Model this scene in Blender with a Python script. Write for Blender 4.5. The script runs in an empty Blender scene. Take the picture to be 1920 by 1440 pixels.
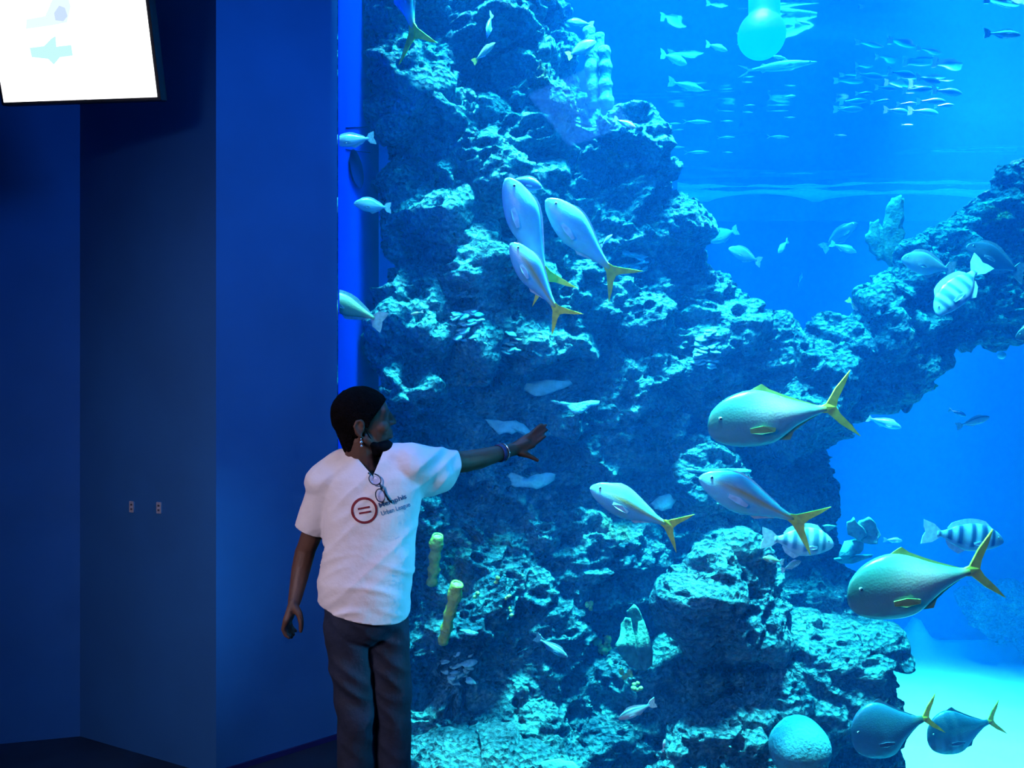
import bpy, bmesh, math, random
import numpy as np
from mathutils import Vector, Matrix, Quaternion
from mathutils.bvhtree import BVHTree

scene = bpy.context.scene
C = scene.collection
F, CX, CY, EYE = 1500.0, 960.0, 720.0, 1.66      # focal length in pixels, image centre, camera height

# ------------------------------------------------------------------ camera
cam = bpy.data.cameras.new('camera')
cam.sensor_width = 36.0
cam.lens = F / 1920 * 36.0
cam.clip_start = 0.05
cam_o = bpy.data.objects.new('camera', cam)
cam_o.location = (0, 0, EYE)
cam_o.rotation_euler = (math.pi / 2, 0, 0)
C.objects.link(cam_o)
scene.camera = cam_o

# ------------------------------------------------------------------ colour management, world
scene.view_settings.view_transform = 'Standard'
scene.view_settings.look = 'None'
scene.view_settings.gamma = 1.0
scene.view_settings.exposure = 0.0
scene.view_settings.use_curve_mapping = False
scene.cycles.use_denoising = True
scene.cycles.max_bounces = 4
scene.cycles.diffuse_bounces = 2
scene.cycles.glossy_bounces = 3
scene.cycles.use_adaptive_sampling = True
scene.cycles.adaptive_threshold = 0.1
scene.cycles.adaptive_min_samples = 12
scene.cycles.volume_bounces = 1
scene.cycles.transparent_max_bounces = 10
scene.cycles.sample_clamp_indirect = 6.0
scene.cycles.caustics_reflective = False
scene.cycles.caustics_refractive = False
w = bpy.data.worlds.new('world'); scene.world = w
w.use_nodes = True
w.node_tree.nodes['Background'].inputs[0].default_value = (0.004, 0.02, 0.06, 1)
w.node_tree.nodes['Background'].inputs[1].default_value = 0.25

# ------------------------------------------------------------------ lamps
def area(name, loc, target, size, power, col, spread=180, size_y=None):
    l = bpy.data.lights.new(name, 'AREA')
    l.energy = power; l.color = col; l.size = size
    if size_y: l.shape = 'RECTANGLE'; l.size_y = size_y
    l.spread = math.radians(spread)
    o = bpy.data.objects.new(name, l)
    o.location = loc
    o.rotation_euler = (Vector(target) - Vector(loc)).to_track_quat('-Z', 'Y').to_euler()
    C.objects.link(o); return o
def spot(name, loc, target, power, col, angle=60, blend=0.6, radius=0.2):
    l = bpy.data.lights.new(name, 'SPOT')
    l.energy = power; l.color = col; l.spot_size = math.radians(angle); l.spot_blend = blend; l.shadow_soft_size = radius
    o = bpy.data.objects.new(name, l)
    o.location = loc
    o.rotation_euler = (Vector(target) - Vector(loc)).to_track_quat('-Z', 'Y').to_euler()
    C.objects.link(o); return o
# the tank's lamps hang above the water, with one fill light added
area('tank_lamp_reef', (0.8, 4.15, 9.2), (0.6, 4.75, 0), 1.6, 560, (0.05, 0.80, 1.0), 52)
area('tank_lamp_front', (0.9, 4.05, 12.0), (0.9, 4.16, 0), 2.4, 200, (0.60, 0.95, 0.92), 26, 0.4)
area('added_fill_reef', (0.9, 3.95, 6.6), (0.8, 5.0, 0.6), 2.6, 75, (0.06, 0.72, 1.0), 110, 0.3)  # added fill, lifts the shade under the rock's overhangs
area('tank_lamp_arch', (3.2, 7.0, 13.0), (2.4, 5.8, 0), 1.4, 330, (0.05, 0.80, 1.0), 40)
area('tank_lamp_back', (3.5, 10.0, 13.0), (3.5, 10.2, 0), 4.0, 1100, (0.02, 0.36, 1.0), size_y=2.0)
spot('tank_lamp_sand', (4.9, 8.0, 8.0), (5.0, 7.9, -2.2), 42000, (1.0, 0.70, 0.60), 42, 1.0, 0.3)
# dim hall ceiling lamps by the camera, plus an added cyan spot and blue light
area('hall_lamp', (-2.5, -0.9, 3.3), (-0.5, 2.8, 1.1), 1.2, 14.5, (1.0, 0.80, 0.97), 56)
spot('added_spot_cyan', (2.9, 2.62, 1.35), (-0.42, 2.80, 0.92), 460, (0.05, 0.58, 1.0), 20, 0.5, 0.25)  # added for the cyan edge on the visitor, in place of tank glow
area('added_light_blue', (0.4, 2.3, 3.5), (-1.1, 3.5, 0.9), 0.6, 60, (0.03, 0.30, 1.0))  # added to brighten the reveal wall, in place of light from the tank
area('hall_lamp_dim', (-0.9, -0.6, 3.4), (-2.0, 3.6, 1.2), 2.2, 6, (0.03, 0.40, 1.0))

# ------------------------------------------------------------------ helpers
def P(x, y, Y):
    """world point seen at photograph pixel (x, y) at distance Y"""
    return Vector(((x - CX) / F * Y, Y, EYE - (y - CY) / F * Y))
def px(n, Y): return n * Y / F

def tag(o, label=None, cat=None, group=None, kind=None):
    if label: o['label'] = label
    if cat: o['category'] = cat
    if group: o['group'] = group
    if kind: o['kind'] = kind
    return o
def link(name, me, mat=None, parent=None):
    o = bpy.data.objects.new(name, me); C.objects.link(o)
    if mat and not me.materials: me.materials.append(mat)
    if parent: o.parent = parent
    return o
def empty(name, loc):
    o = bpy.data.objects.new(name, None); o.location = loc; o.empty_display_size = 0.05; C.objects.link(o); return o
def mesh(name, verts, faces, smooth=True):
    me = bpy.data.meshes.new(name); me.from_pydata([tuple(v) for v in verts], [], faces); me.update()
    if smooth: me.polygons.foreach_set('use_smooth', [True] * len(me.polygons))
    return me
def bm_mesh(name, bm, smooth=True):
    bmesh.ops.recalc_face_normals(bm, faces=bm.faces)
    me = bpy.data.meshes.new(name); bm.to_mesh(me); bm.free()
    if smooth: me.polygons.foreach_set('use_smooth', [True] * len(me.polygons))
    return me
def box_bm(bm, lo, hi):
    r = bmesh.ops.create_cube(bm, size=1)
    c = (Vector(lo) + Vector(hi)) / 2; s = Vector(hi) - Vector(lo)
    for v in r['verts']: v.co = Vector((v.co.x * s.x, v.co.y * s.y, v.co.z * s.z)) + c
    return r['verts']
def remeshed(name, bm, voxel, smooth_it=0, smooth_f=0.5):
    """voxel union of everything in bm"""
    me0 = bpy.data.meshes.new('tmp'); bm.to_mesh(me0); bm.free()
    o = bpy.data.objects.new('tmp', me0); C.objects.link(o)
    m = o.modifiers.new('r', 'REMESH'); m.mode = 'VOXEL'; m.voxel_size = voxel; m.use_smooth_shade = True
    if smooth_it:
        s = o.modifiers.new('s', 'SMOOTH'); s.iterations = smooth_it; s.factor = smooth_f
    dg = bpy.context.evaluated_depsgraph_get()
    me = bpy.data.meshes.new_from_object(o.evaluated_get(dg)); me.name = name
    bpy.data.objects.remove(o); bpy.data.meshes.remove(me0)
    me.polygons.foreach_set('use_smooth', [True] * len(me.polygons))
    return me
def capsule(bm, a, b, ra, rb, seg=12, flat=None):
    """tapered round-ended limb"""
    a, b = Vector(a), Vector(b); d = b - a; L = d.length
    if L < 1e-6: return
    q = d.to_track_quat('Z', 'Y')
    rings = []
    n = 4
    prof = [(-ra * math.cos(t), ra * math.sin(t)) for t in [math.pi / 2 * k / n for k in range(1, n + 1)]] + \
           [(L + rb * math.sin(t), rb * math.cos(t)) for t in [math.pi / 2 * k / n for k in range(0, n)]]
    lo = bm.verts.new(a + q @ Vector((0, 0, -ra))); hi = bm.verts.new(a + q @ Vector((0, 0, L + rb)))
    for z, r in prof:
        rings.append([bm.verts.new(a + q @ Vector((r * math.cos(2 * math.pi * k / seg), r * math.sin(2 * math.pi * k / seg), z))) for k in range(seg)])
    for i in range(len(rings) - 1):
        for k in range(seg):
            bm.faces.new((rings[i][k], rings[i][(k + 1) % seg], rings[i + 1][(k + 1) % seg], rings[i + 1][k]))
    for k in range(seg):
        bm.faces.new((lo, rings[0][(k + 1) % seg], rings[0][k]))
        bm.faces.new((hi, rings[-1][k], rings[-1][(k + 1) % seg]))
_ICO = {}
def ball(bm, c, r, rot=None, sub=2):
    """ellipsoid; r is a number or three"""
    if not hasattr(r, '__len__'): r = (r, r, r)
    M = Matrix.Translation(c) @ (rot.to_matrix().to_4x4() if rot else Matrix.Identity(4)) @ Matrix.Diagonal((*r, 1))
    if sub not in _ICO:
        t = bmesh.new(); bmesh.ops.create_icosphere(t, subdivisions=sub, radius=1)
        t.verts.index_update(); _ICO[sub] = ([v.co.copy() for v in t.verts], [[v.index for v in f.verts] for f in t.faces]); t.free()
    vs = [bm.verts.new(M @ v) for v in _ICO[sub][0]]
    for f in _ICO[sub][1]: bm.faces.new([vs[k] for k in f])
def tube(bm, pts, radii, seg=8, cap=True):
    """a round tube through pts"""
    pts = [Vector(p) for p in pts]
    if not hasattr(radii, '__len__'): radii = [radii] * len(pts)
    rings = []
    up = None
    for i, p in enumerate(pts):
        d = (pts[min(i + 1, len(pts) - 1)] - pts[max(i - 1, 0)]).normalized()
        if up is None:
            up = d.orthogonal().normalized()
        else:
            up = (up - d * up.dot(d)).normalized()
        s = d.cross(up)
        rings.append([bm.verts.new(p + (up * math.cos(2 * math.pi * k / seg) + s * math.sin(2 * math.pi * k / seg)) * radii[i]) for k in range(seg)])
    for i in range(len(rings) - 1):
        for k in range(seg):
            bm.faces.new((rings[i][k], rings[i][(k + 1) % seg], rings[i + 1][(k + 1) % seg], rings[i + 1][k]))
    if cap:
        bm.faces.new(rings[0][::-1]); bm.faces.new(rings[-1])
    return rings

# ---- numpy noise
def _hash(ix, iy, iz, s):
    h = (ix * 374761393 + iy * 668265263 + iz * 2147483647 + s * 1274126177) & 0xffffffff
    h = ((h ^ (h >> 13)) * 1274126177) & 0xffffffff
    h = ((h ^ (h >> 16)) * 2246822519) & 0xffffffff
    return ((h ^ (h >> 15)) & 0xffffff) / float(0xffffff)
def vnoise(p, s=0):
    i = np.floor(p).astype(np.int64); f = p - i; u = f * f * (3 - 2 * f)
    r = 0
    for dx in (0, 1):
        for dy in (0, 1):
            for dz in (0, 1):
                wgt = (u[:, 0] if dx else 1 - u[:, 0]) * (u[:, 1] if dy else 1 - u[:, 1]) * (u[:, 2] if dz else 1 - u[:, 2])
                r = r + wgt * _hash(i[:, 0] + dx, i[:, 1] + dy, i[:, 2] + dz, s)
    return r * 2 - 1
def fbm(p, oct=3, s=0):
    r = 0; a = 1.0
    for k in range(oct):
        r = r + a * vnoise(p * 2.0 ** k + k * 17.3, s + k); a *= 0.5
    return r
def voronoi(p, s=0):
    """distance to nearest feature point and its random number"""
    i = np.floor(p - 0.5).astype(np.int64); best = np.full(len(p), 9.0); bid = np.zeros(len(p))
    for dx in (0, 1):
        for dy in (0, 1):
            for dz in (0, 1):
                cx, cy, cz = i[:, 0] + dx, i[:, 1] + dy, i[:, 2] + dz
                h = _hash(cx, cy, cz, s + 1); h2 = (h * 917.3) % 1.0; h3 = (h * 7919.7) % 1.0
                d = (cx + 0.2 + 0.6 * h - p[:, 0]) ** 2 + (cy + 0.2 + 0.6 * h2 - p[:, 1]) ** 2 + (cz + 0.2 + 0.6 * h3 - p[:, 2]) ** 2
                m = d < best
                best = np.where(m, d, best); bid = np.where(m, (h * 131.7) % 1.0, bid)
    return np.sqrt(best), bid
def sstep(a, b, x):
    t = np.clip((x - a) / (b - a), 0, 1); return t * t * (3 - 2 * t)

# ---- materials
def new_mat(name):
    m = bpy.data.materials.new(name); m.use_nodes = True
    nt = m.node_tree; b = nt.nodes['Principled BSDF']
    return m, nt, b
def mat(name, col, rough=0.6, noise=0.0, scale=8.0, bump=0.0, bscale=40.0, metal=0.0, col2=None, spec=0.5, detail=4.0):
    m, nt, b = new_mat(name)
    b.inputs['Base Color'].default_value = (*col, 1)
    b.inputs['Roughness'].default_value = rough
    b.inputs['Metallic'].default_value = metal
    b.inputs['Specular IOR Level'].default_value = spec
    N, L = nt.nodes, nt.links
    tc = N.new('ShaderNodeTexCoord')
    if noise or col2:
        n = N.new('ShaderNodeTexNoise'); n.inputs['Scale'].default_value = scale; n.inputs['Detail'].default_value = detail
        L.new(tc.outputs['Object'], n.inputs['Vector'])
        r = N.new('ShaderNodeValToRGB')
        c2 = col2 if col2 else tuple(c * (1 - noise) for c in col)
        c1 = col if col2 else tuple(min(1, c * (1 + noise)) for c in col)
        r.color_ramp.elements[0].position = 0.35; r.color_ramp.elements[1].position = 0.65
        r.color_ramp.elements[0].color = (*c2, 1); r.color_ramp.elements[1].color = (*c1, 1)
        L.new(n.outputs['Fac'], r.inputs['Fac']); L.new(r.outputs['Color'], b.inputs['Base Color'])
    if bump:
        n2 = N.new('ShaderNodeTexNoise'); n2.inputs['Scale'].default_value = bscale; n2.inputs['Detail'].default_value = 5
        L.new(tc.outputs['Object'], n2.inputs['Vector'])
        bp = N.new('ShaderNodeBump'); bp.inputs['Strength'].default_value = bump; bp.inputs['Distance'].default_value = 0.02
        L.new(n2.outputs['Fac'], bp.inputs['Height']); L.new(bp.outputs['Normal'], b.inputs['Normal'])
    return m
def emit_mat(name, col, strength):
    m, nt, b = new_mat(name)
    b.inputs['Base Color'].default_value = (0, 0, 0, 1)
    b.inputs['Emission Color'].default_value = (*col, 1); b.inputs['Emission Strength'].default_value = strength
    return m
# ================================================================== the setting
SURF = EYE + 352 / F * 12.0        # water level 4.476
SAND = EYE - 485 / F * 12.0        # sand at the back wall -2.22
GLY = 3.75                         # front glass
SIDE = -0.82                       # window jamb
TS = -0.90                         # tank side wall, a little behind the jamb
BACK = 12.0

M_wall = mat('wall_paint_blue', (0.008, 0.11, 0.35), 0.75, noise=0.06, scale=2.5, bump=0.04, bscale=160)
M_floor = mat('floor_dark', (0.012, 0.020, 0.035), 0.42, noise=0.3, scale=5, bump=0.03, bscale=90)
M_ceil = mat('ceiling_dark', (0.02, 0.03, 0.06), 0.9, noise=0.1)
M_tankwall = mat('tank_wall_blue', (0.003, 0.10, 0.44), 0.8, noise=0.12, scale=0.7)
M_tankside = mat('tank_side_blue', (0.002, 0.026, 0.40), 1.0, noise=0.08, scale=1.2, spec=0.0)

def prism_wall(name, a, b, z0, z1, th, m):
    """upright wall slab from plan point a to b, thickness th on the left of a->b"""
    a, b = Vector(a), Vector(b); d = (b - a).normalized(); n = Vector((-d.y, d.x)) * th
    pl = [a, b, b + n, a + n]
    vs = [(p.x, p.y, z) for z in (z0, z1) for p in pl]
    fs = [(0, 1, 2, 3), (7, 6, 5, 4), (0, 4, 5, 1), (1, 5, 6, 2), (2, 6, 7, 3), (3, 7, 4, 0)]
    me = mesh(name, vs, fs, smooth=False)
    bm = bmesh.new(); bm.from_mesh(me); bmesh.ops.recalc_face_normals(bm, faces=bm.faces); bm.to_mesh(me); bm.free()
    return tag(link(name, me, m), kind='structure')
H = 3.6
wA0 = (-3.9, 3.30); cor = (-2.036, 3.77); edge = (-1.254, 3.39); jamb = (SIDE, GLY)
tag(prism_wall('wall_left', wA0, cor, 0, H, 0.12, M_wall), 'dark blue wall behind the glowing screen')
tag(prism_wall('wall_corner', cor, edge, 0, H, 0.12, M_wall), 'dark blue wall face with two small plates')
tag(prism_wall('wall_reveal', edge, jamb, 0, H, 0.02, M_wall), 'bright blue wall face beside the aquarium window')
# floor, stopping short of the glass where the tank well begins
fl = [(-3.9, -3), (3.6, -3), (3.6, 3.36), (-0.50, 3.36), (-0.72, 3.73), jamb, edge, cor, wA0]
bm = bmesh.new()
top = [bm.verts.new((x, y, 0)) for x, y in fl]; bot = [bm.verts.new((x, y, -0.15)) for x, y in fl]
bm.faces.new(top); bm.faces.new(bot[::-1])
for i in range(len(fl)): bm.faces.new((top[i], bot[i], bot[(i + 1) % len(fl)], top[(i + 1) % len(fl)]))
tag(link('floor', bm_mesh('floor', bm, False), M_floor), 'dark hall floor', kind='structure')
bm = bmesh.new(); box_bm(bm, (-3.9, -3, H), (5.2, GLY - 0.02, H + 0.1)); tag(link('ceiling', bm_mesh('ceiling', bm, False), M_ceil), 'dark hall ceiling', kind='structure')
bm = bmesh.new(); box_bm(bm, (-3.9, -3.12, 0), (5.2, -3.0, H)); tag(link('wall_back', bm_mesh('wall_back', bm, False), M_ceil), 'dark hall wall behind the camera', kind='structure')
bm = bmesh.new(); box_bm(bm, (-4.02, -3, 0), (-3.9, 3.3, H)); tag(link('wall_side', bm_mesh('wall_side', bm, False), M_wall), 'dark blue side wall of the hall', kind='structure')
# navy strip set in for the dark gap where the reveal meets the floor
M_gap_strip = mat('gap_strip_navy', (0.006, 0.010, 0.10), 0.6, noise=0.1)
d = (Vector(jamb) - Vector(edge)).normalized(); n = Vector((d.y, -d.x))
a2, b2 = Vector(edge) + n * 0.012 + d * 0.0, Vector(jamb) + n * 0.012
tag(prism_wall('gap_strip_reveal', a2, b2, 0.0, 0.022, 0.011, M_gap_strip), 'thin navy strip set in for the dark gap along the foot of the blue wall')

# small wall plates on the corner wall
M_plate = mat('plate_metal', (0.42, 0.42, 0.50), 0.45, noise=0.15, scale=60, metal=0.2)
M_slot = mat('plate_slot', (0.05, 0.05, 0.07), 0.5, noise=0.1)
dB = (Vector(edge) - Vector(cor)); LB = dB.length; dB.normalize(); nB = Vector((dB.y, -dB.x))
angB = math.atan2(dB.y, dB.x)
def on_wallB(xp, yp, off):
    # intersect camera ray with corner wall
    rx = (xp - CX) / F
    # point = cor + dB*s ; x/y = rx
    s = (rx * cor[1] - cor[0]) / (dB.x - rx * dB.y)
    Y = cor[1] + dB.y * s
    q = Vector((cor[0] + dB.x * s, Y, EYE - (yp - CY) / F * Y))
    return q + Vector((nB.x, nB.y, 0)) * off
for (xp, yp, lab) in ((248, 950, 'small grey wall plate nearer the dark inner corner'), (299, 952, 'small grey wall plate nearer the bright blue wall')):
    e = empty('wall_plate', on_wallB(xp, yp, 0.0)); e.rotation_euler = (0, 0, angB)
    tag(e, lab, 'wall plate', 'pair of small plates on the dark wall')
    bm = bmesh.new(); vs = box_bm(bm, (-0.014, -0.005, -0.025), (0.014, 0.0, 0.025)); bmesh.ops.bevel(bm, geom=bm.edges[:], offset=0.002, segments=1)
    link('plate', bm_mesh('plate', bm, False), M_plate, e)
    for zz in (-0.010, 0.010):
        bm = bmesh.new(); box_bm(bm, (-0.005, -0.0065, zz - 0.004), (0.006, -0.004, zz + 0.004))
        link('socket', bm_mesh('socket', bm, False), M_slot, e)

# tank shell
XR = 9.5
bm = bmesh.new(); box_bm(bm, (-2.6, BACK, SAND - 0.5), (XR, BACK + 0.15, 6.2)); tag(link('wall_tank_back', bm_mesh('wtb', bm, False), M_tankwall), 'blue painted back wall of the tank', kind='structure')
# lighter upper band of the back wall
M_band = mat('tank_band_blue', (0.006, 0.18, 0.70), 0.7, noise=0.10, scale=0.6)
zl = EYE - (414 - CY) / F * (BACK - 0.04)
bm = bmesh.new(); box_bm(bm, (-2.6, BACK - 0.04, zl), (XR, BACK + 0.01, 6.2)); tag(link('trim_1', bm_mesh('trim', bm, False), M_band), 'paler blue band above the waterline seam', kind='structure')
bm = bmesh.new(); box_bm(bm, (XR, GLY, SAND - 0.5), (XR + 0.15, BACK + 0.1, 6.2)); tag(link('wall_tank_right', bm_mesh('wtr', bm, False), M_tankwall), 'blue painted side wall of the tank out of frame', kind='structure')
side = tag(link('wall_tank_side', mesh('wts', [(TS, GLY + 0.02, SAND - .5), (TS, 5.4, SAND - .5), (-2.6, 5.4, SAND - .5), (-2.6, BACK, SAND - .5), (-2.8, BACK, SAND - .5), (-2.8, 5.25, SAND - .5), (TS - .15, 5.25, SAND - .5), (TS - .15, GLY + 0.02, SAND - .5)] +
     [(TS, GLY + 0.02, 6.2), (TS, 5.4, 6.2), (-2.6, 5.4, 6.2), (-2.6, BACK, 6.2), (-2.8, BACK, 6.2), (-2.8, 5.25, 6.2), (TS - .15, 5.25, 6.2), (TS - .15, GLY + 0.02, 6.2)],
     [(k, (k + 1) % 8, 8 + (k + 1) % 8, 8 + k) for k in range(8)] + [(0, 1, 6, 7), (1, 2, 5, 6), (2, 3, 4, 5), (8, 15, 14, 9), (9, 14, 13, 10), (10, 13, 12, 11)], False), M_tankside), 'deep blue side wall inside the tank', kind='structure')
bm = bmesh.new(); box_bm(bm, (TS - .15, GLY + 0.021, SAND - .5), (SIDE, GLY + 0.05, 6.2)); tag(link('wall_tank_front', bm_mesh('wtf', bm, False), M_tankside), 'blue tank wall hidden behind the hall wall', kind='structure')
# oval port and joint lines in the side wall
M_port = mat('port_dark', (0.001, 0.004, 0.05), 1.0, noise=0.2, spec=0.0)
def side_pt(xp, yp):
    Y = TS * F / (xp - CX); return Y, EYE - (yp - CY) / F * Y
y0, _ = side_pt(653, 315); y1, _ = side_pt(677, 315); yc = (y0 + y1) / 2; zc = side_pt(665, 316)[1]
bm = bmesh.new()
ry, rz = (y1 - y0) / 2, px(28, yc)
rim = []; inn = []; deep = []
for k in range(28):
    t = 2 * math.pi * k / 28
    rim.append(bm.verts.new((TS + 0.012, yc + ry * 1.12 * math.cos(t), zc + rz * 1.12 * math.sin(t))))
    inn.append(bm.verts.new((TS + 0.010, yc + ry * math.cos(t), zc + rz * math.sin(t))))
    deep.append(bm.verts.new((TS + 0.002, yc + ry * .9 * math.cos(t), zc + rz * .9 * math.sin(t))))
for k in range(28):
    j = (k + 1) % 28
    bm.faces.new((rim[k], rim[j], inn[j], inn[k])); bm.faces.new((inn[k], inn[j], deep[j], deep[k]))
bm.faces.new(deep)
tag(link('wall_port', bm_mesh('port', bm), M_port), 'dark oval opening in the blue tank side wall', 'port')
bm = bmesh.new()
for (ya, yb) in ((243, 234), (283, 283)):
    za = side_pt(650, ya)[1]; zb = side_pt(692, yb)[1]; Ya = side_pt(648, 0)[0]; Yb = side_pt(694, 0)[0]
    tube(bm, [(TS + 0.001, Ya, za), (TS + 0.001, Yb, zb)], 0.0022, 6)
tag(link('trim_2', bm_mesh('joints', bm), M_port), 'dark joint lines on the tank side wall', kind='structure')

# sand bed with a crest against the back wall
M_sand = mat('sand_white', (0.78, 0.90, 0.92), 0.95, noise=0.05, scale=3, bump=0.25, bscale=9)
gx, gy = np.meshgrid(np.linspace(-2.6, XR, 150), np.linspace(GLY, BACK, 100))
pts = np.stack([gx.ravel(), gy.ravel(), np.zeros(gx.size)], 1)
hz = 0.07 * fbm(pts * 0.9, 3, 4)
crest = 0.13 * np.exp(-((pts[:, 1] - 11.75) / 0.22) ** 2) * sstep(5.0, 5.8, pts[:, 0])
spike = 0.36 * np.exp(-(((pts[:, 0] - 5.95) / 0.16) ** 2)) * np.exp(-((pts[:, 1] - 11.8) / 0.25) ** 2)
pts[:, 2] = SAND - 0.02 + hz * (1 - sstep(11, 11.9, pts[:, 1])) + crest + spike
ny, nx = gx.shape
fs = [(j * nx + i, j * nx + i + 1, (j + 1) * nx + i + 1, (j + 1) * nx + i) for j in range(ny - 1) for i in range(nx - 1)]
tag(link('sand_bed', mesh('sand', pts.tolist(), fs), M_sand), 'pale sand bed on the tank bottom', 'sand', kind='stuff')

# the water: a clear blue scattering body and its rippled surface
m, nt, b = new_mat('water_body'); N, L = nt.nodes, nt.links
nt.nodes.remove(b); out = [n_ for n_ in N if n_.type == 'OUTPUT_MATERIAL'][0]
tr = N.new('ShaderNodeBsdfTransparent'); L.new(tr.outputs[0], out.inputs['Surface'])
sc_ = N.new('ShaderNodeVolumeScatter'); sc_.inputs['Color'].default_value = (0.005, 0.165, 0.66, 1); sc_.inputs['Density'].default_value = 0.095; sc_.inputs['Anisotropy'].default_value = 0.0
ab = N.new('ShaderNodeVolumeAbsorption'); ab.inputs['Color'].default_value = (0.0, 0.86, 0.985, 1); ab.inputs['Density'].default_value = 0.28
ad = N.new('ShaderNodeAddShader'); L.new(sc_.outputs[0], ad.inputs[0]); L.new(ab.outputs[0], ad.inputs[1]); L.new(ad.outputs[0], out.inputs['Volume'])
M_water = m
bm = bmesh.new(); box_bm(bm, (-2.59, GLY + 0.03, SAND - 0.4), (XR - 0.01, BACK - 0.001, SURF + 0.06))
tag(link('water', bm_mesh('water', bm, False), M_water), 'clear blue water filling the aquarium', 'water', kind='stuff')

m, nt, b = new_mat('water_surface'); N, L = nt.nodes, nt.links
nt.nodes.remove(b); out = [n_ for n_ in N if n_.type == 'OUTPUT_MATERIAL'][0]
tr = N.new('ShaderNodeBsdfTransparent'); gl = N.new('ShaderNodeBsdfGlossy'); gl.inputs['Roughness'].default_value = 0.06
gl.inputs['Color'].default_value = (0.9, 0.97, 1, 1)
fr = N.new('ShaderNodeFresnel'); fr.inputs['IOR'].default_value = 1.33
mx = N.new('ShaderNodeMixShader'); L.new(fr.outputs[0], mx.inputs[0]); L.new(tr.outputs[0], mx.inputs[1]); L.new(gl.outputs[0], mx.inputs[2])
L.new(mx.outputs[0], out.inputs['Surface'])
M_surf = m
gx, gy = np.meshgrid(np.linspace(-2.58, XR - .02, 200), np.linspace(GLY + .04, BACK - .02, 220))
pts = np.stack([gx.ravel(), gy.ravel(), np.zeros(gx.size)], 1)
q = pts * np.array((0.35, 1.1, 1)); pts[:, 2] = SURF + 0.055 * fbm(q, 2, 21) + 0.006 * fbm(pts * np.array((1.2, 4.0, 1)), 2, 31)
ny, nx = gx.shape
fs = [(j * nx + i, j * nx + i + 1, (j + 1) * nx + i + 1, (j + 1) * nx + i) for j in range(ny - 1) for i in range(nx - 1)]
tag(link('water_surface', mesh('surf', pts.tolist(), fs), M_surf), 'rippled water surface seen from below', 'water surface', kind='stuff')

# acrylic window
m, nt, b = new_mat('acrylic'); N, L = nt.nodes, nt.links
nt.nodes.remove(b); out = [n_ for n_ in N if n_.type == 'OUTPUT_MATERIAL'][0]
tr = N.new('ShaderNodeBsdfTransparent'); tr.inputs['Color'].default_value = (0.985, 0.995, 1, 1)
gl = N.new('ShaderNodeBsdfGlossy'); gl.inputs['Roughness'].default_value = 0.02
fr = N.new('ShaderNodeFresnel'); fr.inputs['IOR'].default_value = 1.12
mx = N.new('ShaderNodeMixShader'); L.new(fr.outputs[0], mx.inputs[0]); L.new(tr.outputs[0], mx.inputs[1]); L.new(gl.outputs[0], mx.inputs[2])
L.new(mx.outputs[0], out.inputs['Surface'])
bm = bmesh.new(); box_bm(bm, (SIDE, GLY, SAND), (XR, GLY + 0.02, 6.0))
tag(link('window_1', bm_mesh('acrylic', bm, False), m), 'clear acrylic aquarium window', kind='structure')

# ------------------------------------------------------------------ glowing screen, upper left
M_case = mat('screen_case', (0.010, 0.010, 0.016), 0.4, noise=0.2)
M_scr = emit_mat('screen_glow', (1, 1, 1), 2.2)
M_arrow = emit_mat('screen_cyan', (0.60, 1.0, 1.0), 0.98)
M_haze = emit_mat('screen_pale', (0.84, 1.0, 1.0), 1.0)
M_lav = emit_mat('screen_lavender', (0.62, 0.78, 1.0), 1.0)
BL, BR = P(8, 192, 3.26), P(295, 182, 3.20)
ux = (BR - BL).normalized()
Wd = (BR - BL).length
nrm = Vector((ux.y, -ux.x, 0)).normalized()
up = (Vector((0, 0, 1)) * math.cos(math.radians(14)) + nrm * math.sin(math.radians(14))).normalized()
fw = ux.cross(up).normalized()           # away from camera? make it face the viewer
if fw.y > 0: fw = -fw
Hs = 0.46
e = empty('wall_screen', BL)
e.rotation_euler = Matrix((ux, -fw, up)).transposed().to_euler()
tag(e, 'bright white screen mounted high on the dark wall', 'screen')
bm = bmesh.new(); vs = box_bm(bm, (-0.012, 0.0, -0.012), (Wd + 0.014, 0.05, Hs + 0.012)); bmesh.ops.bevel(bm, geom=bm.edges[:], offset=0.004, segments=2)
case = link('case', bm_mesh('case', bm, False), M_case, e)
bm = bmesh.new(); box_bm(bm, (0, -0.003, 0), (Wd, 0.002, Hs)); link('display', bm_mesh('display', bm, False), M_scr, e)
def flat(name, poly, m, yoff=-0.0045):
    # poly in screen pixels of the photograph -> screen plane
    vs = []
    for (x, y) in poly:
        u = (x - 8) / 287 * Wd + (192 - y) * 0.00025; v = (188 - y) / F * 3.22 * 1.02
        vs.append((u, yoff, v))
    n_ = len(vs)
    vs += [(a_, yoff + 0.0012, c_) for a_, b_, c_ in vs]
    fs = [tuple(range(n_)), tuple(range(2 * n_ - 1, n_ - 1, -1))] + [(i, (i + 1) % n_, n_ + (i + 1) % n_, n_ + i) for i in range(n_)]
    me = mesh(name, vs, fs, False); return link(name, me, m, e)
flat('arrow_graphic', [(63, 96), (90, 94), (104, 82), (112, 78), (112, 96), (140, 94), (142, 112), (118, 114), (106, 126), (96, 116), (66, 112)], M_arrow)
flat('figure_graphic', [(60, 48), (95, 44), (108, 20), (120, 4), (136, 6), (142, 30), (134, 56), (104, 60), (58, 64)], M_haze)
flat('figure_graphic', [(112, 40), (122, 28), (132, 32), (136, 46), (128, 54), (114, 52)], M_lav, -0.0062)
bm = bmesh.new(); tube(bm, [(Wd * .5, 0.05, Hs * .55), (Wd * .5, 0.22, Hs * .62), (Wd * .5, 0.42, Hs * .62)], 0.025, 8); link('bracket', bm_mesh('bracket', bm), M_case, e)
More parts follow.
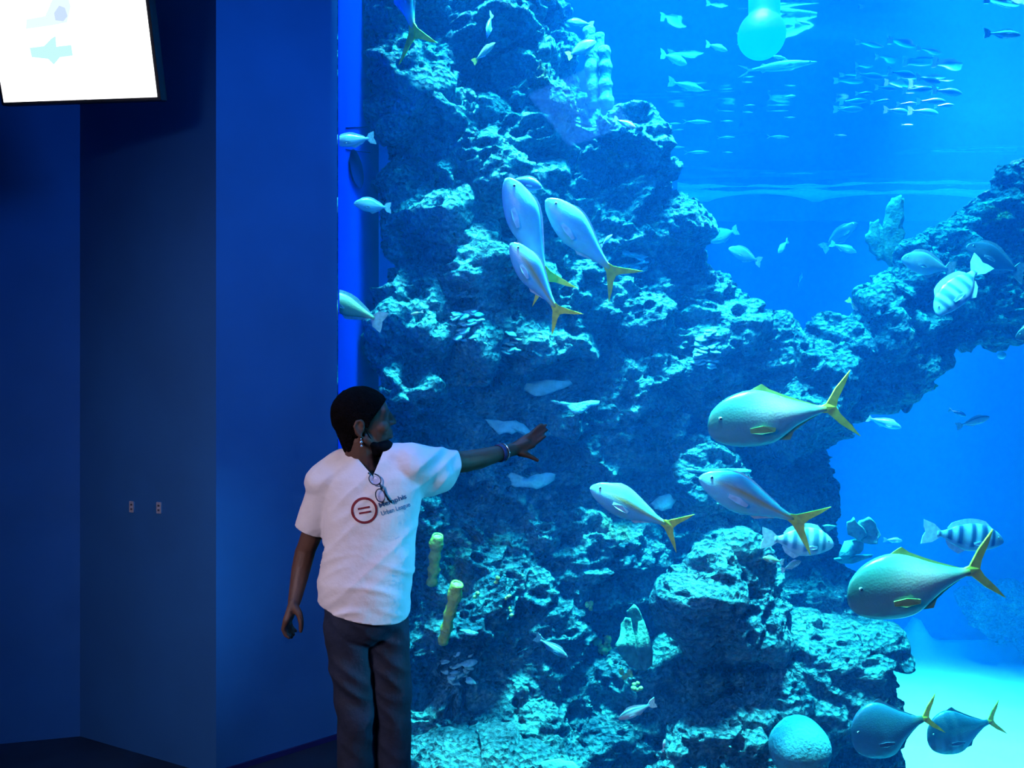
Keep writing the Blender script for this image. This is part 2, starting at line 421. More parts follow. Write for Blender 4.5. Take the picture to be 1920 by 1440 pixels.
# ================================================================== the reef rock
def rock_mat(name, c_hi, c_lo, c_patch, patch_lo=0.60):
    m, nt, b = new_mat(name); N, L = nt.nodes, nt.links
    b.inputs['Roughness'].default_value = 0.9; b.inputs['Specular IOR Level'].default_value = 0.2
    tc = N.new('ShaderNodeTexCoord')
    n1 = N.new('ShaderNodeTexNoise'); n1.inputs['Scale'].default_value = 3.2; n1.inputs['Detail'].default_value = 4; n1.inputs['Roughness'].default_value = 0.65
    L.new(tc.outputs['Object'], n1.inputs['Vector'])
    r = N.new('ShaderNodeValToRGB'); r.color_ramp.elements[0].position = 0.36; r.color_ramp.elements[1].position = 0.66
    r.color_ramp.elements[0].color = (*c_lo, 1); r.color_ramp.elements[1].color = (*c_hi, 1)
    L.new(n1.outputs['Fac'], r.inputs['Fac'])
    n2 = N.new('ShaderNodeTexNoise'); n2.inputs['Scale'].default_value = 1.7; n2.inputs['Detail'].default_value = 3
    mp = N.new('ShaderNodeMapping'); mp.inputs['Location'].default_value = (4.2, 1.3, 7.7); L.new(tc.outputs['Object'], mp.inputs['Vector']); L.new(mp.outputs[0], n2.inputs['Vector'])
    r2 = N.new('ShaderNodeValToRGB'); r2.color_ramp.elements[0].position = patch_lo; r2.color_ramp.elements[1].position = patch_lo + 0.08
    r2.color_ramp.elements[0].color = (0, 0, 0, 1); r2.color_ramp.elements[1].color = (1, 1, 1, 1)
    L.new(n2.outputs['Fac'], r2.inputs['Fac'])
    mx = N.new('ShaderNodeMix'); mx.data_type = 'RGBA'
    L.new(r2.outputs['Color'], mx.inputs['Factor']); L.new(r.outputs['Color'], mx.inputs['A']); mx.inputs['B'].default_value = (*c_patch, 1)
    n5 = N.new('ShaderNodeTexNoise'); n5.inputs['Scale'].default_value = 34; n5.inputs['Detail'].default_value = 4; n5.inputs['Roughness'].default_value = 0.7
    L.new(tc.outputs['Object'], n5.inputs['Vector'])
    r5 = N.new('ShaderNodeValToRGB'); r5.color_ramp.elements[0].position = 0.36; r5.color_ramp.elements[1].position = 0.64
    r5.color_ramp.elements[0].color = (0.30, 0.34, 0.40, 1); r5.color_ramp.elements[1].color = (1, 1, 1, 1)
    L.new(n5.outputs['Fac'], r5.inputs['Fac'])
    mu = N.new('ShaderNodeMix'); mu.data_type = 'RGBA'; mu.blend_type = 'MULTIPLY'; mu.inputs['Factor'].default_value = 0.85
    L.new(mx.outputs['Result'], mu.inputs['A']); L.new(r5.outputs['Color'], mu.inputs['B'])
    L.new(mu.outputs['Result'], b.inputs['Base Color'])
    n3 = N.new('ShaderNodeTexNoise'); n3.inputs['Scale'].default_value = 20; n3.inputs['Detail'].default_value = 5; n3.inputs['Roughness'].default_value = 0.78
    L.new(tc.outputs['Object'], n3.inputs['Vector'])
    v = N.new('ShaderNodeTexVoronoi'); v.inputs['Scale'].default_value = 30; L.new(tc.outputs['Object'], v.inputs['Vector'])
    ma = N.new('ShaderNodeMath'); ma.operation = 'ADD'; L.new(n3.outputs['Fac'], ma.inputs[0]); L.new(v.outputs['Distance'], ma.inputs[1])
    bp = N.new('ShaderNodeBump'); bp.inputs['Strength'].default_value = 1.0; bp.inputs['Distance'].default_value = 0.13
    L.new(ma.outputs[0], bp.inputs['Height']); L.new(bp.outputs['Normal'], b.inputs['Normal'])
    return m
M_rock = rock_mat('reef_rock', (0.26, 0.74, 0.68), (0.02, 0.18, 0.24), (0.20, 0.34, 0.14), 0.66)
M_rock2 = rock_mat('reef_rock_pale', (0.24, 0.62, 0.62), (0.05, 0.26, 0.32), (0.40, 0.40, 0.42), 0.70)

def poly_dist(p, poly):
    d = 1e9; inside = False; x, y = p
    n_ = len(poly)
    for i in range(n_):
        x1, y1 = poly[i]; x2, y2 = poly[(i + 1) % n_]
        if (y1 > y) != (y2 > y) and x < (x2 - x1) * (y - y1) / (y2 - y1) + x1: inside = not inside
        dx, dy = x2 - x1, y2 - y1
        t = max(0, min(1, ((x - x1) * dx + (y - y1) * dy) / (dx * dx + dy * dy + 1e-9)))
        d = min(d, math.hypot(x - x1 - t * dx, y - y1 - t * dy))
    return d if inside else -d

def fill_blobs(poly, front, seed, rmin, rmax, count, core=True):
    """lumps of rock filling an outline, each a ball with its own distance: (x, y, distance, radius px)"""
    rnd = random.Random(seed); out = []
    xs = [p[0] for p in poly]; ys = [p[1] for p in poly]
    tries = 0
    while len(out) < count and tries < count * 60:
        tries += 1
        x, y = rnd.uniform(min(xs), max(xs)), rnd.uniform(min(ys), max(ys))
        d = poly_dist((x, y), poly)
        if d < rmin: continue
        r = min(d, rnd.uniform(rmin, rmax))
        if any(math.hypot(x - a, y - b_) < 0.55 * max(r, c) for a, b_, _, c in out): continue
        Yf = front(x, y) + rnd.uniform(-0.08, 0.10)
        rm = px(r, Yf)
        out.append((x, y, Yf + rm * 0.55, r))
    if core:
        step = 55
        for x in range(int(min(xs)), int(max(xs)), step):
            for y in range(int(min(ys)), int(max(ys)), step):
                d = poly_dist((x, y), poly)
                if d < 22: continue
                r = min(d * 0.95, 170)
                Yc = front(x, y) + 0.16; rm = px(r, Yc); out.append((x, y, Yc + rm, r * 0.93))
    return out
def build_rock(blobs, voxel, amp=1.0, seed=0, pits=1.0, squash=0.85, sm=14):
    bm = bmesh.new(); rnd = random.Random(seed + 5)
    for (x, y, Y, r) in blobs:
        rm = px(r, Y)
        ball(bm, P(x, y, Y), (rm, rm * 0.62, rm * rnd.uniform(squash, 1.0)), Quaternion((0, 1, 0), rnd.uniform(-.5, .5)), 3 if rm > 0.15 else 2)
    me = remeshed('rock', bm, voxel, sm, 0.5)
    return rough_up(me, amp, seed, pits)
def rough_up(me, amp, seed, pits):
    n_ = len(me.vertices); co = np.empty(n_ * 3); me.vertices.foreach_get('co', co); co = co.reshape(-1, 3)
    no = np.empty(n_ * 3); me.vertices.foreach_get('normal', no); no = no.reshape(-1, 3)
    q = co * np.array((1, 1, 1.35))
    wq = q + 0.12 * np.stack([vnoise(q * 2.1, seed + k) for k in (50, 51, 52)], 1)
    d = 0.18 * fbm(wq * 1.5, 2, seed) + 0.075 * (1 - 2 * np.abs(fbm(wq * 3.6, 2, seed + 3))) + 0.022 * fbm(wq * 11, 3, seed + 7)
    f1, idn = voronoi(wq * 7.5, seed + 11)
    rad = 0.16 + 0.30 * idn
    d -= pits * 0.105 * (1 - sstep(rad * 0.60, rad, f1)) * (idn > 0.40)
    f4, id4 = voronoi(wq * 12.5, seed + 15); r4 = 0.18 + 0.24 * id4
    d -= pits * 0.050 * (1 - sstep(r4 * 0.6, r4, f4)) * (id4 > 0.25)
    f2, id2 = voronoi(wq * 17, seed + 13)
    d -= pits * 0.030 * (1 - sstep(0.14, 0.38, f2)) * (id2 > 0.25)
    f3, id3 = voronoi(wq * 2.3, seed + 19)
    d -= pits * 0.11 * (1 - sstep(0.10, 0.26, f3)) * (id3 > 0.6)
    d += 0.016 * (1 - 2 * np.abs(vnoise(wq * np.array((11, 11, 26)), seed + 17))) + 0.010 * (1 - 2 * np.abs(vnoise(wq * np.array((24, 24, 40)), seed + 27)))
    me.vertices.foreach_set('co', (co + no * (d * amp)[:, None]).ravel()); me.update()
    return me

# outlines as they stand in view; the column runs down to the sand below the frame
col_poly = [(702, -70), (706, 60), (711, 160), (719, 280), (726, 420), (726, 560), (722, 700), (705, 800), (672, 900), (650, 1200), (630, 1950),
            (1640, 1950), (1600, 1500), (1608, 1400), (1646, 1310), (1658, 1230), (1640, 1170), (1600, 1060), (1568, 960), (1556, 860), (1590, 800), (1600, 720),
            (1500, 645), (1450, 614), (1385, 560), (1345, 498), (1318, 432), (1275, 378), (1250, 320), (1200, 260), (1130, 215), (1085, 170), (1078, 60), (1082, -70)]
def col_front(x, y):
    a = 4.55 + 0.45 * min(1, max(0, (x - 690) / 330)) + 0.45 * max(0, (x - 1050) / 500)
    a += 0.15 * max(0, (500 - y) / 500) - 0.28 * max(0, min(1.6, (y - 950) / 450))
    return a
blobs = fill_blobs(col_poly, col_front, 11, 30, 150, 150)
# lumps placed by eye
for (x, y, Y, r) in [(1165, 262, 4.95, 84), (1000, 170, 4.85, 95), (930, 40, 4.9, 90), (1010, 290, 4.85, 70),
                     (1250, 450, 5.2, 80), (1180, 560, 5.0, 85), (1370, 700, 5.2, 110), (1290, 640, 5.15, 90), (1450, 690, 5.3, 70), (860, 640, 4.72, 60), (790, 800, 4.66, 75),
                     (840, 860, 4.62, 60), (1180, 720, 5.0, 80), (840, 1280, 4.45, 90), (790, 1060, 4.6, 60), (960, 1420, 4.5, 70), (830, 1430, 4.4, 80), (1250, 1290, 4.75, 80)]:
    blobs.append((x, y, Y + px(r, Y) * 0.8, r))
me = build_rock(blobs, 0.0122, 1.0, 3)
col = tag(link('reef_rock_column', me, M_rock), 'huge pitted reef rock column filling the middle of the tank', 'rock')

arch_poly = [(1470, 700), (1500, 640), (1530, 606), (1600, 582), (1608, 532), (1660, 494), (1720, 442), (1780, 418), (1850, 388), (1868, 345), (1900, 314), (2010, 285), (2200, 300),
             (2200, 560), (2010, 600), (1920, 638), (1800, 664), (1720, 736), (1640, 796), (1560, 836), (1480, 800)]
arch_front = lambda x, y: 5.35 + 0.75 * max(0, (x - 1500) / 420) + 0.25 * max(0, (520 - y) / 200)
ab_ = fill_blobs(arch_poly, arch_front, 23, 24, 80, 90)
for (x, y, r) in [(1565, 620, 34), (1655, 545, 44), (1700, 610, 60), (1560, 690, 55), (1800, 470, 50), (1890, 420, 60), (1900, 350, 30)]:
    Y = arch_front(x, y); ab_.append((x, y, Y + px(r, Y) * .7, r))
me = build_rock(ab_, 0.0140, 0.85, 41)
tag(link('reef_rock_arch', me, M_rock), 'rock arm rising to the right from the reef column', 'rock')

def boulder(blist, label, seed, voxel=0.012, amp=0.85, m=M_rock2, pits=1.0, name='boulder'):
    me = build_rock([(x, y, Y + px(r, Y) * .8, r) for x, y, Y, r in blist], voxel, amp, seed, pits)
    return tag(link(name, me, m), label, 'rock', 'loose boulders at the foot of the reef')
boulder([(1370, 1120, 4.55, 92), (1330, 1100, 4.52, 60), (1420, 1150, 4.6, 58), (1310, 1160, 4.6, 50), (1390, 1075, 4.6, 50)], 'rounded pitted pale boulder below the striped fish', 61)
boulder([(1560, 1270, 4.75, 92), (1590, 1330, 4.75, 60), (1530, 1200, 4.78, 60), (1600, 1220, 4.85, 56), (1500, 1330, 4.7, 70), (1580, 1440, 4.7, 60)], 'tall smooth boulder at the right foot of the reef', 67, pits=0.5, m=M_rock)
boulder([(1330, 1390, 4.35, 75), (1280, 1440, 4.3, 60), (1400, 1340, 4.45, 55), (1400, 1430, 4.3, 65), (1240, 1480, 4.3, 60), (1460, 1300, 4.5, 45)], 'rubbly pale boulder low at the bottom beside the dome coral', 71)
boulder([(830, 1460, 4.2, 70), (770, 1470, 4.2, 60), (900, 1470, 4.25, 60), (990, 1470, 4.3, 50)], 'pale rubble boulder at the very bottom beside the visitor', 73)
# hazy rocks by the back wall
def far_rock(bl, label, seed):
    me = build_rock(bl, 0.04, 1.4, seed, 0.6)
    return tag(link('far_rock', me, M_rock), label, 'rock', 'hazy rocks by the back wall')
far_rock([(1870, 1130, 11.3, 40), (1830, 1150, 11.3, 34), (1910, 1150, 11.3, 46), (1950, 1180, 11.3, 50), (1860, 1175, 11.3, 36)], 'hazy far rock under the yellow tail at the right edge', 81)
far_rock([(1655, 1185, 11.2, 22), (1640, 1195, 11.2, 20), (1672, 1195, 11.2, 14)], 'small hazy far rock beside the sand crest', 83)
# ================================================================== corals and sponges
col_bvh = BVHTree.FromPolygons([v.co.copy() for v in col.data.vertices], [p.vertices[:] for p in col.data.polygons])
def rock_Y(x, y, default=4.9):
    """distance of the rock column's face at a pixel"""
    d = (P(x, y, 1) - Vector((0, 0, EYE))).normalized()
    h = col_bvh.ray_cast(Vector((0, 0, EYE)), d)
    return h[0].y if h[0] else default

M_frill = mat('coral_frill_teal', (0.16, 0.52, 0.50), 0.85, noise=0.3, scale=20, bump=0.5, bscale=60)
M_plate_c = mat('coral_plate_teal', (0.16, 0.58, 0.56), 0.85, noise=0.25, scale=14, bump=0.6, bscale=45)
M_tube_y = mat('sponge_yellow', (0.38, 0.52, 0.05), 0.8, noise=0.25, scale=18, bump=0.5, bscale=50)
M_tube_in = mat('sponge_inner', (0.45, 0.36, 0.12), 0.9, noise=0.2)
M_pillar = mat('sponge_pillar', (0.08, 0.30, 0.33), 0.85, noise=0.3, scale=12, bump=0.6, bscale=40)
M_fan = mat('coral_fan', (0.08, 0.27, 0.19), 0.85, noise=0.25, scale=16, bump=0.6, bscale=50)
M_green = mat('coral_yellow_green', (0.45, 0.62, 0.16), 0.85, noise=0.25, scale=20, bump=0.5, bscale=60)
M_leaf = mat('coral_leaf_teal', (0.10, 0.40, 0.40), 0.85, noise=0.25, scale=16, bump=0.5, bscale=50)
M_dome = mat('coral_dome', (0.06, 0.34, 0.42), 0.9, noise=0.12, scale=10, bump=0.5, bscale=60)

def slab(name, outline, thick, m, label=None, cat=None, group=None, curve=None, parent=None, seed=0, wob=0.0, sub=2):
    """plate with a rounded wavy rim; outline in local (u, v), bulged by curve(u, v)"""
    rnd = random.Random(seed)
    pts = []
    n_ = len(outline)
    for i in range(n_):
        a_, b_ = Vector(outline[i]), Vector(outline[(i + 1) % n_])
        for k in range(sub):
            p = a_.lerp(b_, k / sub); pts.append(p + Vector((rnd.uniform(-wob, wob), rnd.uniform(-wob, wob))))
    c = sum(pts, Vector((0, 0))) / len(pts)
    bm = bmesh.new(); rings = []
    for s, t in ((0.0, 1), (0.5, 1), (0.86, 0.9), (0.97, 0.55), (1.0, 0.0), (0.97, -0.55), (0.86, -0.9), (0.5, -1), (0.0, -1)):
        row = []
        for p in (pts if s > 0 else [c]):
            q = c + (p - c) * s; w_ = thick * t * 0.5 * (1 + 0.25 * math.sin(9 * q.x / (abs(thick) * 9 + 1e-6)))
            w_ += curve(q.x, q.y) if curve else 0
            row.append(bm.verts.new((q.x, w_, q.y)))
        rings.append(row)
    for i in range(len(rings) - 1):
        A, B = rings[i], rings[i + 1]
        for k in range(len(pts)):
            j = (k + 1) % len(pts)
            if len(A) == 1: bm.faces.new((A[0], B[k], B[j]))
            elif len(B) == 1: bm.faces.new((A[j], A[k], B[0]))
            else: bm.faces.new((A[k], B[k], B[j], A[j]))
    o = link(name, bm_mesh(name, bm), m, parent)
    if label: tag(o, label, cat, group)
    return o
def px_slab(name, poly, Y, thick, m, label, cat, group=None, tilt=0.0, curve=None, seed=0, wob=0.0, yaw=0.0):
    cx_ = sum(p[0] for p in poly) / len(poly); cy_ = sum(p[1] for p in poly) / len(poly)
    k = Y / F
    o = slab(name, [((x - cx_) * k / math.cos(yaw), -(y - cy_) * k / math.cos(tilt)) for x, y in poly], thick, m, label, cat, group, curve, None, seed, wob)
    o.location = P(cx_, cy_, Y); o.rotation_euler = (tilt, 0, yaw)
    return o
# shelf corals: shallow fans growing out of the rock, seen almost edge-on from slightly below
def shelf(poly, label, seed, name='plate_coral', dy=0.02):
    """poly = outline of the plate in the photograph; the plate leans out of the rock toward the viewer"""
    cx_ = sum(p[0] for p in poly) / len(poly); cy_ = sum(p[1] for p in poly) / len(poly)
    Y = min(rock_Y(cx_, cy_), rock_Y(cx_, cy_ + 12), rock_Y(cx_, cy_ - 12)) - dy
    tilt = -0.30
    k = Y / F
    wmax = max(abs(x - cx_) for x, _ in poly) * k
    o = slab(name, [((x - cx_) * k, -(y - cy_) * k / math.cos(tilt)) for x, y in poly], 0.030, M_plate_c, label, 'coral', 'plate corals growing from the reef face',
             lambda u, v: 0.10 * (u / wmax) ** 2 * 0.3, None, seed, 0.004)
    o.location = P(cx_, cy_, Y); o.rotation_euler = (tilt, 0, 0)
    return o
shelf([(957, 722), (966, 714), (985, 716), (1010, 713), (1040, 713), (1070, 711), (1075, 718), (1062, 725), (1045, 732), (1028, 739), (1012, 744), (1000, 742), (985, 733), (970, 727)], 'pale teal plate coral, topmost of the shelves above the outstretched hand', 1)
shelf([(1030, 750), (1052, 753), (1075, 757), (1095, 753), (1124, 750), (1126, 756), (1110, 761), (1100, 768), (1085, 778), (1070, 773), (1060, 762), (1042, 756)], 'small bowl shaped plate coral right of the topmost shelf', 2)
shelf([(907, 785), (922, 786), (945, 790), (968, 788), (982, 795), (1000, 810), (990, 815), (972, 808), (960, 815), (948, 810), (935, 815), (925, 803), (912, 792)], 'plate coral just left of the pointing fingers', 3)
shelf([(946, 879), (960, 888), (975, 897), (990, 898), (1005, 890), (1025, 886), (1042, 887), (1040, 898), (1025, 909), (1005, 917), (985, 913), (965, 912), (948, 903), (950, 893)], 'crescent plate coral just below the pointing hand', 4)
shelf([(1220, 944), (1235, 932), (1255, 926), (1271, 928), (1270, 940), (1258, 952), (1240, 957), (1228, 953)], 'small ribbed plate coral behind the lower striped silver fish', 5)
shelf([(1286, 877), (1310, 879), (1350, 880), (1390, 878), (1412, 880), (1408, 886), (1370, 887), (1320, 886), (1290, 883)], 'long thin plate coral just above the right silver fish', 6)
shelf([(990, 1440), (1020, 1428), (1050, 1424), (1075, 1430), (1090, 1440), (1060, 1452), (1010, 1452)], 'bright low plate coral at the bottom edge of the picture', 7, dy=0.15)
shelf([(860, 1182), (880, 1180), (897, 1186), (894, 1192), (876, 1189)], 'tiny bright plate coral beside the foot of the lower tube sponge', 8)

# tube sponges
def tube_sponge(x0, y0, x1, y1, r0, r1, Y, label, seed, m, name='tube_sponge', group=None, inner=M_tube_in, lean=0.04):
    """from foot (x0,y0) to mouth (x1,y1)"""
    rnd = random.Random(seed)
    a, b_ = P(x0, y0, Y + lean), P(x1, y1, Y - lean)
    e = empty(name, a); tag(e, label, 'sponge', group)
    bm = bmesh.new(); n_ = 16; pts = []; rad = []
    k = Y / F
    for i in range(n_ + 1):
        t = i / n_
        pts.append((b_ - a) * t + Vector((rnd.uniform(-1, 1), rnd.uniform(-1, 1), 0)) * 0.0025)
        rad.append((r0 + (r1 - r0) * t) * k * (1 + 0.09 * math.sin(t * 23 + seed) + rnd.uniform(-.13, .13)))
    rings = tube(bm, pts, rad, 16, cap=False)
    bm.faces.new(rings[0][::-1])
    d = (b_ - a).normalized()
    lip = [bm.verts.new(v.co + d * rad[-1] * 0.25 - (v.co - pts[-1]) * 0.12) for v in rings[-1]]
    inn = [bm.verts.new(pts[-1] + (v.co - pts[-1]) * 0.66 + d * rad[-1] * 0.12) for v in rings[-1]]
    for A, B in ((rings[-1], lip), (lip, inn)):
        for q in range(16): bm.faces.new((A[q], A[(q + 1) % 16], B[(q + 1) % 16], B[q]))
    link('sponge_wall', bm_mesh('tube', bm), m, e)
    bm = bmesh.new()
    tube(bm, [pts[-1] - d * rad[-1] * 2.2, pts[-1] + d * rad[-1] * 0.05], [rad[-1] * 0.5, rad[-1] * 0.68], 14)
    link('mouth', bm_mesh('mouth', bm), inner, e)
    return e
tube_sponge(810, 1094, 820, 1006, 10, 12.5, rock_Y(812, 1090) - 0.08, 'shorter upper yellow tube sponge beside the white shirt', 1, M_tube_y, group='yellow tube sponges')
tube_sponge(830, 1206, 857, 1096, 10, 12.5, rock_Y(832, 1200) - 0.10, 'longer lower yellow tube sponge beside the white shirt', 2, M_tube_y, group='yellow tube sponges')
Yp = 5.3
tube_sponge(1116, 200, 1104, 56, 13, 11, Yp, 'knobbly teal pillar sponge nearest the rock, tallest of three', 3, M_pillar, 'pillar_sponge', 'pillar sponges on the reef shoulder', M_pillar, 0)
tube_sponge(1128, 195, 1124, 66, 11, 10, Yp + 0.08, 'slim teal pillar sponge between two thicker ones', 4, M_pillar, 'pillar_sponge', 'pillar sponges on the reef shoulder', M_pillar, 0)
tube_sponge(1137, 200, 1133, 92, 13, 12, Yp - 0.05, 'thick teal pillar sponge with flat pale mouth, rightmost of three', 5, M_pillar, 'pillar_sponge', 'pillar sponges on the reef shoulder', M_pillar, 0)

# vase coral of folded lobes
Yv = min(rock_Y(1190, 1190), rock_Y(1190, 1240)) - 0.12
v = empty('vase_coral', P(1200, 1255, Yv)); tag(v, 'upright green fan coral of folded lobes above the lower small fish', 'coral')
for i, (poly, dy, yw) in enumerate([([(1205, 1258), (1180, 1250), (1160, 1225), (1152, 1205), (1160, 1192), (1165, 1170), (1172, 1155), (1182, 1160), (1192, 1200)], 0.0, .15),
                        ([(1205, 1258), (1188, 1200), (1178, 1150), (1190, 1134), (1200, 1145), (1212, 1175), (1218, 1205), (1224, 1232)], 0.05, -.25),
                        ([(1205, 1258), (1190, 1215), (1196, 1165), (1206, 1160), (1214, 1185), (1226, 1225), (1224, 1250)], -0.02, .3)]):
    k = Yv / F
    slab('lobe', [((x - 1200) * k, -(y - 1255) * k) for x, y in poly], 0.035, M_fan, parent=v, seed=i, wob=0.004,
         curve=lambda u, w_, d=dy, y_=yw: d + y_ * u + 0.02 * math.sin(w_ * 30))
# yellow-green soft coral tufts beside it
def tuft(x, y, spread, n_, label, seed, m=M_green, Yo=0.05, name='soft_coral'):
    rnd = random.Random(seed); Y = rock_Y(x, y) - Yo
    e = empty(name, P(x, y, Y)); tag(e, label, 'coral', 'yellow-green soft coral tufts')
    k = Y / F
    for i in range(n_):
        a = rnd.uniform(0, 6.28); rr = spread * math.sqrt(rnd.random()) * 0.7; s = rnd.uniform(0.25, 0.45) * spread
        bm = bmesh.new(); ball(bm, Vector((rr * math.cos(a), rnd.uniform(-.3, .1) * spread, rr * math.sin(a))) * k, (s * k, s * 0.6 * k, s * 0.85 * k), Quaternion((0, 1, 0), rnd.uniform(0, 3)), 2)
        for v_ in bm.verts: v_.co += v_.co.normalized() * rnd.uniform(-1, 1) * 0.0018
        link('polyp', bm_mesh('polyp', bm), m, e)
    return e
tuft(1130, 1208, 22, 8, 'spreading yellow-green soft coral left of the fan coral', 1)
tuft(1172, 1262, 16, 6, 'yellow-green soft coral below the fan coral', 2)
tuft(935, 1089, 10, 3, 'small yellow-green polyp cluster, highest on the rock right of the shirt', 3)
tuft(895, 1113, 11, 4, 'small yellow-green polyp cluster beside the mouth of the lower tube sponge', 4)
tuft(953, 1118, 9, 3, 'small yellow-green polyp cluster midway between two others', 5)
tuft(957, 1146, 11, 3, 'yellow-green polyp cluster, lowest of those right of the tube sponges', 6)
tuft(1102, 1137, 13, 5, 'yellow-green polyp cluster above and left of the fan coral', 7)
tuft(1195, 1290, 14, 5, 'hanging yellow-green coral tuft right above the lower small fish', 8)

# branching coral on the arch
Ye = 5.95
e = empty('antler_coral', P(1668, 496, Ye)); tag(e, 'upright two-lobed teal coral standing on the rock arm', 'coral')
k = Ye / F
for i, poly in enumerate([[(1668, 498), (1655, 470), (1658, 430), (1660, 395), (1668, 374), (1682, 366), (1690, 372), (1692, 410), (1694, 450), (1690, 480), (1684, 498)],
                          [(1668, 492), (1650, 488), (1634, 468), (1628, 440), (1634, 418), (1646, 412), (1656, 424), (1664, 450), (1674, 478)]]):
    slab('lobe', [((x - 1668) * k, -(y - 496) * k) for x, y in poly], 0.07, M_fan, parent=e, seed=i + 4, wob=0.012, sub=3, curve=lambda u, w_, i_=i: 0.03 * i_ + 0.012 * math.sin(40 * w_) * math.cos(35 * u))
# leafy coral on the reef's right edge
Yl = 5.05
e = empty('leaf_coral', P(1590, 1020, Yl)); tag(e, 'leafy teal coral sticking out beside the striped fish', 'coral')
k = Yl / F
for i, poly in enumerate([[(1585, 1000), (1580, 975), (1590, 966), (1600, 978), (1612, 985), (1620, 1002), (1605, 1012)],
                          [(1595, 1005), (1605, 975), (1622, 966), (1632, 974), (1640, 985), (1650, 1003), (1640, 1020), (1615, 1015)],
                          [(1585, 1015), (1605, 1012), (1622, 1012), (1618, 1030), (1600, 1040), (1580, 1048), (1570, 1040)],
                          [(1565, 1048), (1585, 1042), (1610, 1042), (1640, 1040), (1638, 1046), (1610, 1055), (1590, 1060), (1572, 1056)],
                          [(1552, 990), (1562, 986), (1576, 988), (1570, 996), (1560, 1002)]]):
    slab('leaf', [((x - 1590) * k, -(y - 1020) * k) for x, y in poly], 0.03, M_leaf, parent=e, seed=i + 9, wob=0.005, curve=lambda u, w_, i_=i: 0.03 * (i_ - 2) + 0.02 * math.sin(25 * w_))
# dome coral, lower right
bm = bmesh.new(); Yd = 4.15
ball(bm, Vector((0, 0, 0)), (px(58, Yd), px(54, Yd), px(60, Yd)), None, 5)
for v_ in bm.verts:
    q = np.array([v_.co * 9]); v_.co *= 1 + 0.05 * float(vnoise(q, 7)[0])
o = link('dome_coral', bm_mesh('dome', bm), M_dome); o.location = P(1499, 1402, Yd + 0.1)
tag(o, 'smooth pale dome shaped coral at the bottom beside the dark jacks', 'coral')
# frilly coral lumps scattered on the face
for i, (x, y, r, lab) in enumerate([(1170, 490, 44, 'frilly teal coral lump beside the right tail of the silver trio'), (1330, 660, 40, 'frilly teal coral lump below the saddle of the reef'), (860, 1255, 32, 'bright frilly coral lump below the lower tube sponge'), (880, 615, 36, 'frilly teal coral lump on the dark rock left of the silver trio'), (960, 645, 20, 'small frilly coral lump below the leaping silver trio')]):
    Y = rock_Y(x, y) - 0.02
    e = empty('frilly_coral', P(x, y, Y)); tag(e, lab, 'coral', 'frilly coral lumps on the reef')
    rnd = random.Random(i + 70); k = Y / F
    for j in range(int(r * .85)):
        a = rnd.uniform(0, 6.28); rr = r * math.sqrt(rnd.random()); s = rnd.uniform(4, 8.5)
        pl = [((s * (1 + .3 * math.sin(3 * t + j)) * math.cos(t)) * k * 1.6, s * math.sin(t) * k) for t in [6.28 * q / 9 for q in range(9)]]
        f = slab('frill', pl, 0.012, M_frill, parent=e, seed=j, wob=0.003)
        f.location = (rr * math.cos(a) * k, rnd.uniform(-.02, .05), rr * math.sin(a) * k); f.rotation_euler = (rnd.uniform(-1.3, -.7), rnd.uniform(-.4, .4), rnd.uniform(-.6, .6))
# ================================================================== fish
def attr_mat(name, rough=0.35, spec=0.6, metal=0.0):
    m, nt, b = new_mat(name); N, L = nt.nodes, nt.links
    a = N.new('ShaderNodeAttribute'); a.attribute_name = 'Col'
    tc = N.new('ShaderNodeTexCoord'); n = N.new('ShaderNodeTexNoise'); n.inputs['Scale'].default_value = 14; n.inputs['Detail'].default_value = 3
    L.new(tc.outputs['Object'], n.inputs['Vector'])
    mx = N.new('ShaderNodeMix'); mx.data_type = 'RGBA'; mx.blend_type = 'MULTIPLY'; mx.inputs['Factor'].default_value = 0.22
    L.new(a.outputs['Color'], mx.inputs['A']); L.new(n.outputs['Color'], mx.inputs['B']); L.new(mx.outputs['Result'], b.inputs['Base Color'])
    b.inputs['Roughness'].default_value = rough; b.inputs['Specular IOR Level'].default_value = spec; b.inputs['Metallic'].default_value = metal
    v = N.new('ShaderNodeTexVoronoi'); v.inputs['Scale'].default_value = 70; L.new(tc.outputs['Object'], v.inputs['Vector'])
    bp = N.new('ShaderNodeBump'); bp.inputs['Strength'].default_value = 0.12; bp.inputs['Distance'].default_value = 0.004
    L.new(v.outputs['Distance'], bp.inputs['Height']); L.new(bp.outputs['Normal'], b.inputs['Normal'])
    return m
M_scale = attr_mat('fish_scales', 0.32, 0.7)
M_finY = mat('fin_yellow', (0.85, 0.72, 0.05), 0.5, noise=0.15, scale=20)
M_finG = mat('fin_grey', (0.30, 0.42, 0.46), 0.5, noise=0.2, scale=20)
M_finP = mat('fin_pale', (0.62, 0.80, 0.85), 0.5, noise=0.15, scale=20)
M_finD = mat('fin_dark', (0.05, 0.12, 0.20), 0.5, noise=0.2, scale=20)
M_eye_b = mat('fish_eye_dark', (0.01, 0.01, 0.02), 0.08, noise=0.1, spec=1.0)
M_eye_w = mat('fish_eye_ring', (0.60, 0.68, 0.60), 0.2, noise=0.1, spec=1.0)

